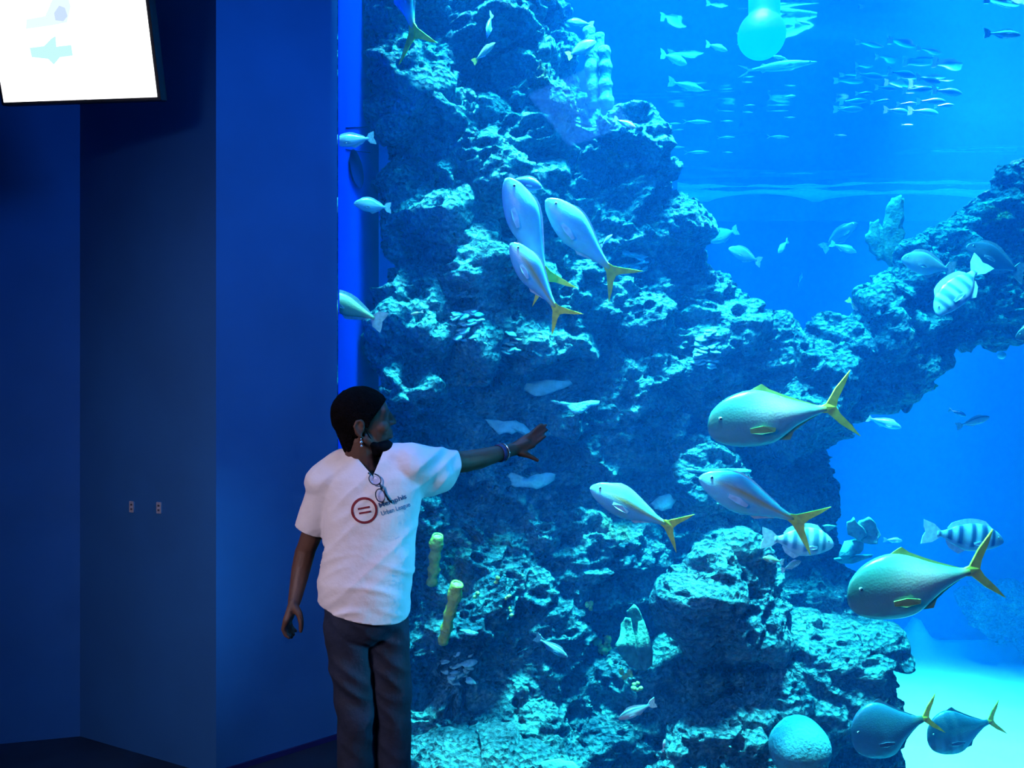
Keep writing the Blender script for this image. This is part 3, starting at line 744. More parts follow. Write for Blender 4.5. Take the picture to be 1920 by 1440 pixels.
def interp(keys, t):
    """smooth curve through the keys"""
    n_ = len(keys)
    for i in range(n_ - 1):
        (a, va), (b_, vb) = keys[i], keys[i + 1]
        if t <= b_:
            h = b_ - a; u = max(0.0, (t - a) / h)
            m0 = (vb - keys[i - 1][1]) / (b_ - keys[i - 1][0]) if i else (vb - va) / h * 1.6
            m1 = (keys[i + 2][1] - va) / (keys[i + 2][0] - a) if i + 2 < n_ else 0.0
            return max(0.002, (2 * u ** 3 - 3 * u ** 2 + 1) * va + (u ** 3 - 2 * u ** 2 + u) * h * m0 + (3 * u ** 2 - 2 * u ** 3) * vb + (u ** 3 - u ** 2) * h * m1)
    return keys[-1][1]
def lin(a, b_, t): return tuple(x + (y - x) * t for x, y in zip(a, b_))
# body outlines: t from snout 0 to tail root 1, heights as a share of the whole length
SPEC = {
 'yellowtail': dict(up=[(0, .012), (.03, .045), (.10, .09), (.3, .145), (.45, .14), (.8, .055), (1, .026)], lo=[(0, .012), (.03, .038), (.10, .075), (.3, .125), (.5, .13), (.8, .055), (1, .026)], w=.075, tail='fork', tl=.26, th=.20,
    dors=[(.22, .0), (.30, .016), (.5, .014), (.78, .008), (.85, 0)], anal=[(.60, 0), (.64, .022), (.78, .008), (.85, 0)], fin='Y', dfin='P'),
 'jack': dict(up=[(0, .025), (.05, .095), (.22, .16), (.45, .168), (.75, .075), (1, .02)], lo=[(0, .02), (.05, .07), (.22, .12), (.5, .135), (.75, .06), (1, .02)], w=.085, tail='fork', tl=.24, th=.22,
    dors=[(.40, 0), (.48, .04), (.54, .02), (.9, .005), (.94, 0)], anal=[(.56, 0), (.64, .045), (.69, .02), (.9, .005), (.94, 0)], fin='Y', dfin='O'),
 'striped': dict(up=[(0, .02), (.08, .11), (.25, .19), (.45, .21), (.7, .15), (.9, .055), (1, .045)], lo=[(0, .02), (.08, .08), (.3, .16), (.55, .19), (.75, .13), (.9, .05), (1, .045)], w=.075, tail='soft', tl=.24, th=.15,
    dors=[(.2, 0), (.28, .05), (.6, .055), (.78, .05), (.88, 0)], anal=[(.55, 0), (.62, .06), (.78, .05), (.88, 0)], fin='P', dfin='P'),
 'oval': dict(up=[(0, .015), (.1, .10), (.3, .165), (.5, .175), (.78, .09), (1, .03)], lo=[(0, .015), (.1, .08), (.3, .15), (.55, .165), (.78, .085), (1, .03)], w=.07, tail='soft', tl=.20, th=.15,
    dors=[(.18, 0), (.26, .04), (.6, .05), (.85, .03), (.93, 0)], anal=[(.5, 0), (.56, .045), (.8, .035), (.92, 0)], fin='G', dfin='G'),
 'small': dict(up=[(0, .01), (.1, .075), (.3, .115), (.5, .11), (.8, .05), (1, .03)], lo=[(0, .01), (.1, .06), (.3, .11), (.55, .11), (.8, .05), (1, .03)], w=.07, tail='soft', tl=.22, th=.13,
    dors=[(.2, 0), (.28, .05), (.6, .04), (.85, .02), (.9, 0)], anal=[(.55, 0), (.62, .045), (.8, .02), (.88, 0)], fin='P', dfin='P'),
 'slim': dict(up=[(0, .004), (.15, .025), (.35, .05), (.6, .052), (.85, .022), (1, .012)], lo=[(0, .004), (.15, .022), (.35, .045), (.6, .05), (.85, .02), (1, .012)], w=.04, tail='fork', tl=.16, th=.09,
    dors=[(.40, 0), (.44, .03), (.5, .005), (.74, .005), (.78, .03), (.84, .0)], anal=[(.74, 0), (.78, .03), (.84, 0)], fin='P', dfin='P'),
}
M_finO = mat('fin_olive', (0.36, 0.46, 0.10), 0.5, noise=0.15, scale=20)
FIN = {'O': M_finO, 'Y': M_finY, 'G': M_finG, 'P': M_finP, 'D': M_finD}
def colour(scheme, t, v):
    """t along the body, v from belly -1 to back +1"""
    if scheme == 'silver':            # silver blue with a yellow line on the flank
        c = lin((0.30, 0.84, 0.95), (0.18, 0.62, 0.80), max(0, v))
        k = math.exp(-((v - 0.22 + .15 * t) / 0.19) ** 2)
        k = k * min(1, t * 2.5) ; c = lin(c, (0.80, 0.50, 0.05), min(1, 0.95 * k))
        return lin(c, (0.85, 0.74, 0.10), max(0, (t - .86) / .14))
    if scheme == 'silver_plain':
        c = lin((0.34, 0.92, 1.0), (0.20, 0.72, 0.88), max(0, v))
        return lin(c, (0.80, 0.78, 0.20), max(0, (t - .84) / .16))
    if scheme == 'jack':
        c = lin((0.22, 0.58, 0.55), (0.06, 0.30, 0.24), max(0, v * .8 + .2))
        sheen = math.exp(-((t - .60) / .22) ** 2 - ((v - .35) / .42) ** 2)  # pale sheen on the upper flank put into the colour
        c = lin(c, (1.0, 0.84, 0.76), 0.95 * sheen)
        c = lin(c, (0.05, 0.28, 0.24), 0.9 * max(0, 1 - t / .42) * (0.4 + 0.6 * max(0, v + .4)))
        return lin(c, (0.75, 0.62, 0.08), max(0, (t - .9) / .1))
    if scheme == 'jack_dark':
        c = lin((0.08, 0.34, 0.46), (0.02, 0.13, 0.22), max(0, v * .6 + .4))
        return lin(c, (0.12, 0.20, 0.10), max(0, (t - .85) / .15))
    if scheme == 'jack_barred':
        c = lin((0.14, 0.62, 0.72), (0.02, 0.13, 0.20), max(0, min(1, v * 1.4 + .5)))
        return lin(c, (0.06, 0.20, 0.26), 0.6 * (math.sin(t * 30) > 0.3) * (t < .5))
    if scheme in ('bars', 'bars_dark'):
        k = 0.5 + 0.5 * math.sin((t - 0.12) * 2 * math.pi / 0.165)
        k = max(0, min(1, (k - .42) * 5)) if 0.14 < t < 0.97 else 0
        pale = (0.70, 0.92, 0.95) if scheme == 'bars' else (0.42, 0.66, 0.75)
        dark = (0.10, 0.30, 0.45) if scheme == 'bars' else (0.03, 0.08, 0.20)
        c = lin(pale, dark, k * (1 if v > -.6 else .3))
        return lin(c, (0.30, 0.52, 0.68) if scheme == 'bars' else (0.06, 0.14, 0.26), max(0, 1 - t / .16) * .7)
    if scheme == 'grey':
        return lin((0.50, 0.70, 0.72), (0.14, 0.28, 0.32), max(0, min(1, v * .9 + .45)))
    if scheme == 'grey_dark':
        return lin((0.22, 0.40, 0.46), (0.04, 0.10, 0.16), max(0, min(1, v * .6 + .6)))
    if scheme == 'blue':
        return lin((0.30, 0.66, 0.95), (0.05, 0.20, 0.55), max(0, min(1, v * .7 + .45)))
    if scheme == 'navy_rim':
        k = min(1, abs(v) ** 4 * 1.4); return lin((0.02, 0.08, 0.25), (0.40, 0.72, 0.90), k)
    if scheme == 'hazy':  # haze put into the colour, close to the water behind
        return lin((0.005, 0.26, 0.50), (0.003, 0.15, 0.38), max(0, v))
    if scheme == 'pale':
        return lin((0.80, 0.98, 1.0), (0.50, 0.82, 0.90), max(0, v))
    if scheme == 'pale_line':
        c = lin((0.72, 0.92, 0.95), (0.30, 0.52, 0.58), max(0, v)); return lin(c, (0.04, 0.10, 0.18), math.exp(-((v - .72) / .16) ** 2))
    if scheme == 'olive':
        return lin((0.60, 0.68, 0.40), (0.28, 0.36, 0.18), max(0, v * .7 + .3))
    if scheme == 'anthias':
        return lin((0.95, 0.45, 0.45), (0.15, 0.35, 0.85), min(1, max(0, (t - .25) / .2)))
    return (0.5, 0.6, 0.6)
def fin_bm(bm, outline, th, spine):
    """outline polygon of (x, z); thin and doubled, thicker at the root"""
    n_ = len(outline)
    A = [bm.verts.new((x, th * (1.0 if i in spine else 0.25), z)) for i, (x, z) in enumerate(outline)]
    B = [bm.verts.new((x, -th * (1.0 if i in spine else 0.25), z)) for i, (x, z) in enumerate(outline)]
    bm.faces.new(A); bm.faces.new(B[::-1])
    for i in range(n_): bm.faces.new((A[i], B[i], B[(i + 1) % n_], A[(i + 1) % n_]))
def make_fish(species, scheme, nose, tail, label, group=None, roll=0.0, bend=0.0, tailmat=None, name=None, parts=True, deep=1.0, finm=None):
    """nose and tail are (x, y, distance); tail is the middle of the tail fin's trailing edge"""
    S = SPEC[species]
    lim = lambda q: (q[0], q[1], min(q[2], (SURF - 0.14 - EYE) * F / (CY - q[1]))) if q[1] < CY else q
    nose, tail = lim(nose), lim(tail)
    A, B = P(*nose), P(*tail)
    Lm = (A - B).length
    X = (A - B).normalized(); Z = (Vector((0, 0, 1)) - X * X.z)
    Z = Z.normalized() if Z.length > 0.12 else X.cross(Vector((0, 1, 0))).normalized()
    Yv_ = Z.cross(X)
    if roll:
        q = Quaternion(X, roll); Z = q @ Z; Yv_ = q @ Yv_
    M = Matrix((X, Yv_, Z)).transposed().to_4x4(); M.translation = (A + B) / 2
    bl = 1 - S['tl'] * 0.78                      # body length share
    def bx(t): return 0.5 - t * bl
    def by(x): return bend * (x - 0.1) ** 2 * (1 if x < 0.1 else 0.3)
    verts, faces, cols = [], [], []
    NR, NS = 30, 32
    for i in range(NR):
        t = (i / (NR - 1)) ** 1.15
        u, l = interp(S['up'], t) * deep, interp(S['lo'], t) * deep
        wd = S['w'] * (math.sin(min(1, t * 2.2 + .05) * math.pi / 2)) * (1 - max(0, (t - .35) / .65) ** 1.3 * 0.84)
        for k in range(NS):
            a = 2 * math.pi * k / NS; s, c = math.sin(a), math.cos(a)
            z = (u if s > 0 else l) * s; y = wd * (abs(c) ** 0.9) * (1 if c > 0 else -1)
            x = bx(t)
            verts.append((x, y + by(x), z)); cols.append((*colour(scheme, t, s), 1))
    for i in range(NR - 1):
        for k in range(NS):
            j = (k + 1) % NS
            faces.append((i * NS + k, (i + 1) * NS + k, (i + 1) * NS + j, i * NS + j))
    faces.append(tuple(range(NS))); faces.append(tuple(range((NR - 1) * NS, NR * NS))[::-1])
    me = mesh('fish_body', verts, faces)
    at = me.color_attributes.new('Col', 'FLOAT_COLOR', 'POINT')
    at.data.foreach_set('color', [q for c in cols for q in c])
    nm = name or {'yellowtail': 'yellowtail_fish', 'jack': 'jack_fish', 'striped': 'striped_fish', 'oval': 'oval_fish', 'small': 'reef_fish', 'slim': 'barracuda'}[species]
    body = link(nm, me, M_scale)
    tag(body, label, 'fish', group)
    body.matrix_world = M @ Matrix.Scale(Lm, 4)
    def add(nm_, bm, m):
        for v_ in bm.verts: v_.co.y += by(v_.co.x)
        return link(nm_, bm_mesh(nm_, bm, False), m, body)
    tm = FIN[tailmat or S['fin']]; fm = FIN[finm or S['dfin']]
    r = interp(S['up'], 1) ; xr = bx(0.95); th = S['th']
    bm = bmesh.new()
    if S['tail'] == 'fork':
        o = [(xr, r), (xr - .05, r * 1.6), (-.40, th * .55), (-.5 - .02, th), (-.47, th * .62), (-.405, th * .22), (-.385, 0), (-.405, -th * .22), (-.47, -th * .62), (-.52, -th), (-.40, -th * .55), (xr - .05, -r * 1.6), (xr, -r)]
        A_ = [bm.verts.new((x, .006 if 0 < i < 12 else .014, z)) for i, (x, z) in enumerate(o)]; B_ = [bm.verts.new((x, -(.006 if 0 < i < 12 else .014), z)) for i, (x, z) in enumerate(o)]
        n_ = len(o)
        # quads between leading and trailing edges
        for lo_, hi_ in (((0, 1), (6,)),):
            pass
        for V, rev in ((A_, False), (B_, True)):
            for f in ((0, 1, 6), (1, 5, 6), (1, 2, 5), (2, 4, 5), (2, 3, 4), (0, 6, 12), (12, 6, 11), (11, 6, 7), (11, 7, 10), (10, 7, 8), (10, 8, 9)):
                bm.faces.new([V[q] for q in (f if not rev else f[::-1])])
        for i in range(n_): bm.faces.new((A_[i], B_[i], B_[(i + 1) % n_], A_[(i + 1) % n_]))
    else:
        o = [(xr, r), (-.36, th * .75), (-.49, th), (-.48, th * .4), (-.455, 0), (-.48, -th * .4), (-.49, -th), (-.36, -th * .75), (xr, -r)]
        A_ = [bm.verts.new((x, .006, z)) for x, z in o]; B_ = [bm.verts.new((x, -.006, z)) for x, z in o]
        for V, rev in ((A_, False), (B_, True)):
            for f in ((0, 1, 4), (1, 3, 4), (1, 2, 3), (0, 4, 8), (8, 4, 7), (7, 4, 5), (7, 5, 6)):
                bm.faces.new([V[q] for q in (f if not rev else f[::-1])])
        n_ = len(o)
        for i in range(n_): bm.faces.new((A_[i], B_[i], B_[(i + 1) % n_], A_[(i + 1) % n_]))
    add('tail_fin', bm, tm)
    if not parts: return body
    for key, sgn, nm_ in (('dors', 1, 'dorsal_fin'), ('anal', -1, 'anal_fin')):
        bm = bmesh.new(); ks = S[key]; prof = 'up' if sgn > 0 else 'lo'
        ro, to = [], []
        for (a, va), (b_, vb) in zip(ks, ks[1:]):
            for q in range(3):
                t = a + (b_ - a) * q / 3; h = va + (vb - va) * q / 3
                hh = interp(S[prof], t) * deep
                ro.append((bx(t), sgn * (hh - .012))); to.append((bx(t) - h * .35, sgn * (hh + h)))
        rows = [[bm.verts.new((x, s_ * w_, z)) for (x, z) in L_] for L_, w_ in ((ro, .006), (to, .002)) for s_ in (1, -1)]
        r1, r2, t1, t2 = rows
        for i in range(len(ro) - 1):
            bm.faces.new((r1[i], t1[i], t1[i + 1], r1[i + 1])); bm.faces.new((r2[i], r2[i + 1], t2[i + 1], t2[i])); bm.faces.new((t1[i], t2[i], t2[i + 1], t1[i + 1]))
        add(nm_, bm, fm)
    for s_ in (1, -1):
        tpf = .30; zz = -interp(S['lo'], tpf) * deep * .30; wd = S['w'] * .95
        bm = bmesh.new()
        o = [(bx(tpf), zz + .015), (bx(tpf + .1), zz + .02), (bx(tpf + .2), zz - .005), (bx(tpf + .19), zz - .03), (bx(tpf + .08), zz - .03), (bx(tpf), zz - .015)]
        n_ = 6
        A_ = [bm.verts.new((x, s_ * (wd + (0.004 if i in (0, 5) else .022)), z)) for i, (x, z) in enumerate(o)]; B_ = [bm.verts.new((x, s_ * (wd - .006 + (0.004 if i in (0, 5) else .022)), z)) for i, (x, z) in enumerate(o)]
        bm.faces.new(A_); bm.faces.new(B_[::-1])
        for i in range(n_): bm.faces.new((A_[i], B_[i], B_[(i + 1) % n_], A_[(i + 1) % n_]))
        add('pectoral_fin', bm, fm)
        te = .10; u = interp(S['up'], te) * deep
        wd = S['w'] * math.sin(min(1, te * 2.2 + .05) * math.pi / 2)
        bm = bmesh.new(); ball(bm, Vector((bx(te), s_ * wd * .82, u * .42)), (.0135, .010, .0135), None, 2); ey = add('eye', bm, M_eye_w)
        bm = bmesh.new(); ball(bm, Vector((bx(te), s_ * (wd * .82 + .006), u * .42)), (.0095, .0075, .0095), None, 2); pu = link('pupil', bm_mesh('pupil', bm), M_eye_b, ey)
        for v_ in pu.data.vertices: v_.co.y += by(v_.co.x)
    return body
G_Y = 'silver fish with yellow tails near the glass'
make_fish('yellowtail', 'silver_plain', (728, -120, 4.25), (790, 100, 4.25), 'silver fish with yellow tail cut off by the top edge', G_Y, roll=-.5, bend=.15)
make_fish('yellowtail', 'silver_plain', (950, 334, 4.2), (1040, 552, 4.3), 'white silver fish, leftmost and highest snout of the leaping trio', G_Y, roll=-.55, bend=.2)
make_fish('yellowtail', 'silver_plain', (1024, 374, 4.25), (1172, 536, 4.35), 'silver fish on the right of the leaping trio', G_Y, roll=-.35, bend=-.1)
make_fish('yellowtail', 'silver', (958, 456, 4.1), (1062, 606, 4.15), 'silver fish with yellow back stripe, lowest of the leaping trio', G_Y, roll=-.3, bend=.12)
make_fish('yellowtail', 'silver', (1107, 914, 4.15), (1284, 1000, 4.2), 'silver fish with orange flank stripe, left of the two below the hand', G_Y, bend=-.1)
make_fish('yellowtail', 'silver', (1311, 895, 4.2), (1530, 992, 4.25), 'silver fish with orange flank stripe in front of a striped fish', G_Y, bend=.1)
G_J = 'jacks with yellow forked tails'
make_fish('jack', 'jack', (1328, 806, 4.15), (1598, 757, 4.25), 'silvery green jack swimming left across the middle of the reef', G_J, deep=1.18)
make_fish('jack', 'jack', (1590, 1128, 4.1), (1868, 1058, 4.2), 'golden sheened jack swimming left in front of the sand', G_J, deep=1.28)
make_fish('jack', 'jack_dark', (1598, 1392, 4.35), (1760, 1338, 4.4), 'dark blue deep bodied jack at the bottom, left of a pair', G_J, deep=1.95, finm='D')
make_fish('jack', 'jack_barred', (1740, 1392, 4.6), (1878, 1345, 4.65), 'dark backed jack with pale belly at the bottom, right of a pair', G_J, deep=1.75, finm='D')
G_S = 'fish with broad dark bars'
make_fish('striped', 'bars', (1563, 1022, 4.5), (1426, 1008, 4.5), 'pale fish with dark bars behind the yellow tail, facing right', G_S)
make_fish('striped', 'bars_dark', (1881, 1016, 5.0), (1728, 996, 5.0), 'boldly dark barred fish above the golden jack, facing right', G_S, deep=.86)
make_fish('striped', 'bars', (1756, 590, 4.9), (1846, 488, 5.0), 'pale barred fish diving head down before the rock arm', G_S, roll=.35, deep=.86)
G_R = 'grey fish around the rock arm'
make_fish('oval', 'grey', (1690, 486, 5.15), (1792, 508, 5.25), 'grey fish facing left, touching the diving barred fish', G_R, deep=1.0)
make_fish('oval', 'grey_dark', (1812, 462, 5.3), (1922, 514, 5.4), 'dim grey fish before the rock arm at the right edge', G_R, deep=.95)
make_fish('oval', 'grey_dark', (1904, 634, 4.9), (2010, 600, 4.9), 'dark fish head cut off by the right edge below the rock arm', G_R)
make_fish('oval', 'grey', (1366, 466, 5.9), (1428, 492, 5.95), 'olive grey fish facing left beside the saddle of the reef', G_R, deep=.95)
make_fish('oval', 'grey', (1326, 452, 6.1), (1384, 430, 6.15), 'pale rimmed fish peeking out behind the reef, higher of two', G_R, deep=1.1)
make_fish('oval', 'grey_dark', (1608, 418, 6.6), (1540, 468, 6.7), 'dark blurred fish left of the two-lobed coral', G_R, deep=.9)
make_fish('small', 'grey', (1606, 474, 6.3), (1556, 456, 6.4), 'small pale rimmed fish just under the dark blurred fish', G_R)
make_fish('small', 'pale', (1459, 474, 6.4), (1478, 450, 6.5), 'tiny white fish alone in the gap of the reef, head down', G_R, deep=1.1)
make_fish('small', 'blue', (1504, 511, 8.5), (1496, 536, 8.6), 'faint tiny blue fish low in the gap of the reef', G_R)
make_fish('small', 'olive', (1622, 592, 5.7), (1588, 560, 5.75), 'yellow tailed small fish peeping from behind the rock arm', G_R, tailmat='Y')
G_L = 'fish by the blue strip at the left of the tank'
make_fish('oval', 'grey', (622, 268, 3.98), (704, 258, 4.05), 'pale blue fish half hidden by the wall edge, highest on the blue strip', G_L, deep=.8)
make_fish('oval', 'grey', (663, 382, 4.12), (734, 390, 4.2), 'grey fish with silver patch swimming out of the rock onto the blue strip', G_L)
make_fish('oval', 'olive', (592, 548, 3.95), (722, 606, 4.05), 'greenish fish cut by the wall edge, lowest on the blue strip', G_L, deep=.75)
G_T = 'small reef fish'
make_fish('small', 'blue', (913, 71, 4.6), (922, 24, 4.65), 'small bright blue fish hanging head down high on the rock', G_T)
make_fish('small', 'olive', (928, 80, 4.65), (886, 118, 4.7), 'small fish with yellow tail just below the bright blue one', G_T, tailmat='Y')
make_fish('oval', 'grey', (1118, 78, 5.0), (1062, 106, 5.0), 'teal fish with orange tail in front of the pillar sponges', G_T, tailmat='Y')
make_fish('small', 'grey', (1062, 40, 5.5), (1114, 46, 5.5), 'thin pale fish peeping out behind the rock above the pillar sponges', G_T)
make_fish('oval', 'navy_rim', (1016, 352, 4.55), (952, 334, 4.6), 'dark oval fish with pale rim behind the highest snout of the trio', G_T)
make_fish('small', 'pale', (1148, 440, 4.75), (1126, 462, 4.8), 'tiny white fish beside the right fish of the trio', G_T)
make_fish('small', 'pale_line', (1064, 1233, 4.2), (1003, 1193, 4.22), 'small silver fish heading down right on the lower rock', G_T, deep=.9)
make_fish('small', 'pale_line', (1160, 1348, 4.15), (1230, 1316, 4.2), 'small silver fish heading left on the lower rock', G_T, deep=1.0)
make_fish('small', 'pale', (1247, 1386, 4.2), (1242, 1410, 4.2), 'tiny sliver of a fish standing upright near the bottom', G_T, parts=False)
make_fish('small', 'anthias', (1192, 240, 4.82), (1150, 222, 4.86), 'pink and blue fish in a hole of the upper rock', G_T)
make_fish('small', 'olive', (770, 590, 4.45), (794, 584, 4.45), 'tiny yellowish fish on the dark rock above the visitor', G_T, parts=False)
make_fish('small', 'olive', (1430, 1046, 4.45), (1470, 1054, 4.5), 'greenish small fish just below the pale barred fish', G_T)
make_fish('small', 'grey', (1502, 1052, 4.5), (1464, 1070, 4.5), 'teal small fish just below the belly of the pale barred fish', G_T, deep=1.2)
make_fish('small', 'pale_line', (1856, 782, 6.5), (1792, 800, 6.6), 'small fish with pale belly in open blue water at the right', 'fish in the open blue water')
make_fish('small', 'blue', (1812, 780, 6.8), (1778, 768, 6.9), 'faint blue fish just behind the small pale bellied one', 'fish in the open blue water')
make_fish('small', 'blue', (1690, 802, 8.6), (1620, 782, 8.7), 'faint blue fish below the tail of the silvery green jack', 'fish in the open blue water')
make_fish('small', 'blue', (1692, 1014, 8.0), (1656, 1012, 8.0), 'faint blue fish between the leafy coral and the dark barred fish', 'fish in the open blue water')
make_fish('small', 'olive', (1722, 692, 6.3), (1756, 728, 6.3), 'greenish fish tail hanging under the rock arm', 'fish in the open blue water', tailmat='Y')
# upper water
G_U = 'fish in the bright upper water'
make_fish('slim', 'pale', (1532, 116, 7.0), (1386, 134, 7.1), 'long slim pale barracuda below the cyan globe', G_U, deep=1.25)
make_fish('small', 'pale', (1474, 110, 6.9), (1436, 104, 6.95), 'small pale fish between the barracuda and the cyan globe', G_U, deep=.5)
make_fish('small', 'pale', (1364, 95, 6.6), (1323, 82, 6.7), 'bright white fish left of the cyan globe', G_U, deep=.8)
make_fish('small', 'pale', (1288, 120, 6.8), (1238, 100, 6.9), 'pale fish right of the pillar sponges, higher of two', G_U)
make_fish('small', 'pale', (1320, 170, 7.2), (1252, 152, 7.3), 'pale fish right of the pillar sponges, lower of two', G_U, deep=.7)
make_fish('small', 'pale', (1914, 66, 7.4), (1844, 62, 7.5), 'pale fish alone in the upper right corner', G_U, deep=.8)
make_fish('small', 'pale', (1520, 46, 7.8), (1490, 39, 7.9), 'tiny pale fish right of the cyan globe', G_U, deep=.6)
make_fish('small', 'pale', (1492, 180, 8.2), (1466, 182, 8.2), 'faint pale fish below the barracuda', G_U, deep=.9)
# fish-shaped slivers modelled for the glints on the ripples
for i, (x0, x1, y) in enumerate([(1280, 1334, 229), (1350, 1375, 227), (1345, 1378, 257), (1438, 1480, 257), (1470, 1491, 220), (1283, 1330, 285), (1354, 1374, 286), (1250, 1278, 232), (1262, 1282, 243), (1564, 1588, 254), (1690, 1712, 234), (1394, 1416, 197), (1392, 1412, 211), (1252, 1284, 276)]):
    make_fish('slim', 'pale', (x1, y, 8.5 + .1 * (i % 5)), (x0, y + (i % 3 - 1), 8.5 + .1 * (i % 5)), 'fish-shaped silver sliver made for a glint under the surface right of the reef', 'glint slivers under the surface', parts=False, name='glint_sliver', deep=1.3)
# hazy school
sch = random.Random(5)
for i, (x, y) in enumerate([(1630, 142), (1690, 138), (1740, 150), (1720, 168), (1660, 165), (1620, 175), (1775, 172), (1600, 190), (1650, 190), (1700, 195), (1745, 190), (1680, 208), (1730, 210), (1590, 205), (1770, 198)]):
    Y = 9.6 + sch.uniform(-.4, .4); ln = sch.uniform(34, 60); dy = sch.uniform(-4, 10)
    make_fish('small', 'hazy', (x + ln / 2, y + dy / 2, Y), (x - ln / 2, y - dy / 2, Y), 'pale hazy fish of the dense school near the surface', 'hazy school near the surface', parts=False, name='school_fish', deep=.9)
# bright cyan blob given its own glow, neck shaped as its reflection; small float
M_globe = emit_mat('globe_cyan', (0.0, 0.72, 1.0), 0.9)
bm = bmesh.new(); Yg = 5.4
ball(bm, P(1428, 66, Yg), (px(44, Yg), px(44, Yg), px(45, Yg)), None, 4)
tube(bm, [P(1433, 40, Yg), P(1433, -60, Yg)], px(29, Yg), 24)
o = link('glow_globe', remeshed('globe', bm, 0.012, 4), M_globe); tag(o, 'cyan globe with added glow and a neck made for its reflection at the top of the water', 'glow_shape')
M_float = mat('float_pale', (0.6, 0.9, 0.95), 0.4, noise=0.05)
bm = bmesh.new(); ball(bm, P(1878, 666, 7.0), px(7.5, 7.0), None, 3); tube(bm, [P(1869, 665, 7.0), P(1876, 666, 7.0)], [px(1, 7), px(4, 7)], 8)
tag(link('float_ball', bm_mesh('float', bm), M_float), 'tiny pale round float in blue water below the rock arm', 'float')
# solid pale ribbon in place of glints on the ripples by the back wall
M_glint = mat('glint_pale', (0.75, 0.95, 1.0), 0.9, noise=0.05)
nt = M_glint.node_tree; tl = nt.nodes.new('ShaderNodeBsdfTranslucent'); tl.inputs['Color'].default_value = (0.85, 1.0, 1.0, 1)
mxs = nt.nodes.new('ShaderNodeMixShader'); mxs.inputs[0].default_value = 0.6
nt.links.new(nt.nodes['Principled BSDF'].outputs[0], mxs.inputs[1]); nt.links.new(tl.outputs[0], mxs.inputs[2])
nt.links.new(mxs.outputs[0], [q_ for q_ in nt.nodes if q_.type == 'OUTPUT_MATERIAL'][0].inputs['Surface'])
bm = bmesh.new()
prevs = None
for i in range(121):
    x = 1270 + (1900 - 1270) * i / 120
    y_t = 345 + 2.0 * math.sin(i * .11) + 1.2 * math.sin(i * .37)
    bite = max(0, math.sin((x - 1330) / 190 * math.pi)) ** 0.6 if 1330 < x < 1520 else (max(0, math.sin((x - 1540) / 310 * math.pi)) ** .5 if 1540 < x < 1850 else 0.0)
    y_b = 366 - 15 * bite - 4 * (x > 1850)
    row = []
    for yy in (y_t, y_b):
        Y = (SURF - EYE) * F / (CY - yy); Y = min(Y, BACK - .06); q = P(x, yy, Y)
        for dz in (-0.085, -0.10): row.append(bm.verts.new((q.x, q.y, SURF + dz)))
    if prevs:
        a, b_ = prevs, row
        bm.faces.new((a[0], b_[0], b_[2], a[2])); bm.faces.new((a[1], a[3], b_[3], b_[1])); bm.faces.new((a[0], a[1], b_[1], b_[0])); bm.faces.new((a[2], b_[2], b_[3], a[3]))
    prevs = row
tag(link('glint_line', bm_mesh('glint', bm), M_glint), 'bright wavy strip made for glints on the water along the back wall', 'glint')
# ================================================================== the visitor
M_skin = mat('skin_brown', (0.105, 0.052, 0.036), 0.55, noise=0.12, scale=12, bump=0.08, bscale=120)
M_hair = mat('hair_black', (0.005, 0.004, 0.005), 0.95, noise=0.3, scale=60, bump=0.9, bscale=220, spec=0.08)
M_shirt = mat('shirt_white', (0.74, 0.73, 0.76), 0.85, noise=0.03, scale=8, bump=0.25, bscale=18)
M_jean = mat('denim_navy', (0.010, 0.017, 0.042), 0.8, noise=0.35, scale=7, bump=0.3, bscale=25)
M_mask = mat('mask_black', (0.004, 0.005, 0.008), 0.95, spec=0.1, noise=0.2, scale=30, bump=0.2, bscale=60)
M_silver = mat('silver', (0.85, 0.85, 0.88), 0.2, noise=0.05, metal=0.9)
M_band = mat('watch_band_blue', (0.02, 0.03, 0.16), 0.5, noise=0.1)
M_red = mat('print_red', (0.20, 0.010, 0.020), 0.8, noise=0.08)
M_navyp = mat('print_navy', (0.03, 0.07, 0.20), 0.8, noise=0.08)
M_bluep = mat('print_blue', (0.07, 0.20, 0.36), 0.8, noise=0.08)
M_frame = mat('glasses_frame', (0.008, 0.008, 0.02), 0.3, noise=0.1, spec=0.8)
M_shoe = mat('shoe_black', (0.012, 0.012, 0.015), 0.6, noise=0.2)
M_sole = mat('shoe_sole', (0.25, 0.25, 0.27), 0.8, noise=0.1)
M_eyew = mat('eye_white', (0.7, 0.68, 0.66), 0.15, noise=0.03)

YB = 2.80
person = empty('person', (P(690, 720, YB).x, YB, 0.0))
tag(person, 'person in white printed shirt and dark jeans pointing at the aquarium, black mask under chin', 'person')
R0 = person.location.copy()
def part(name, me, m, parent=None):
    """mesh given in world coordinates, parented to the person"""
    me.transform(Matrix.Translation(-R0)); return link(name, me, m, parent or person)

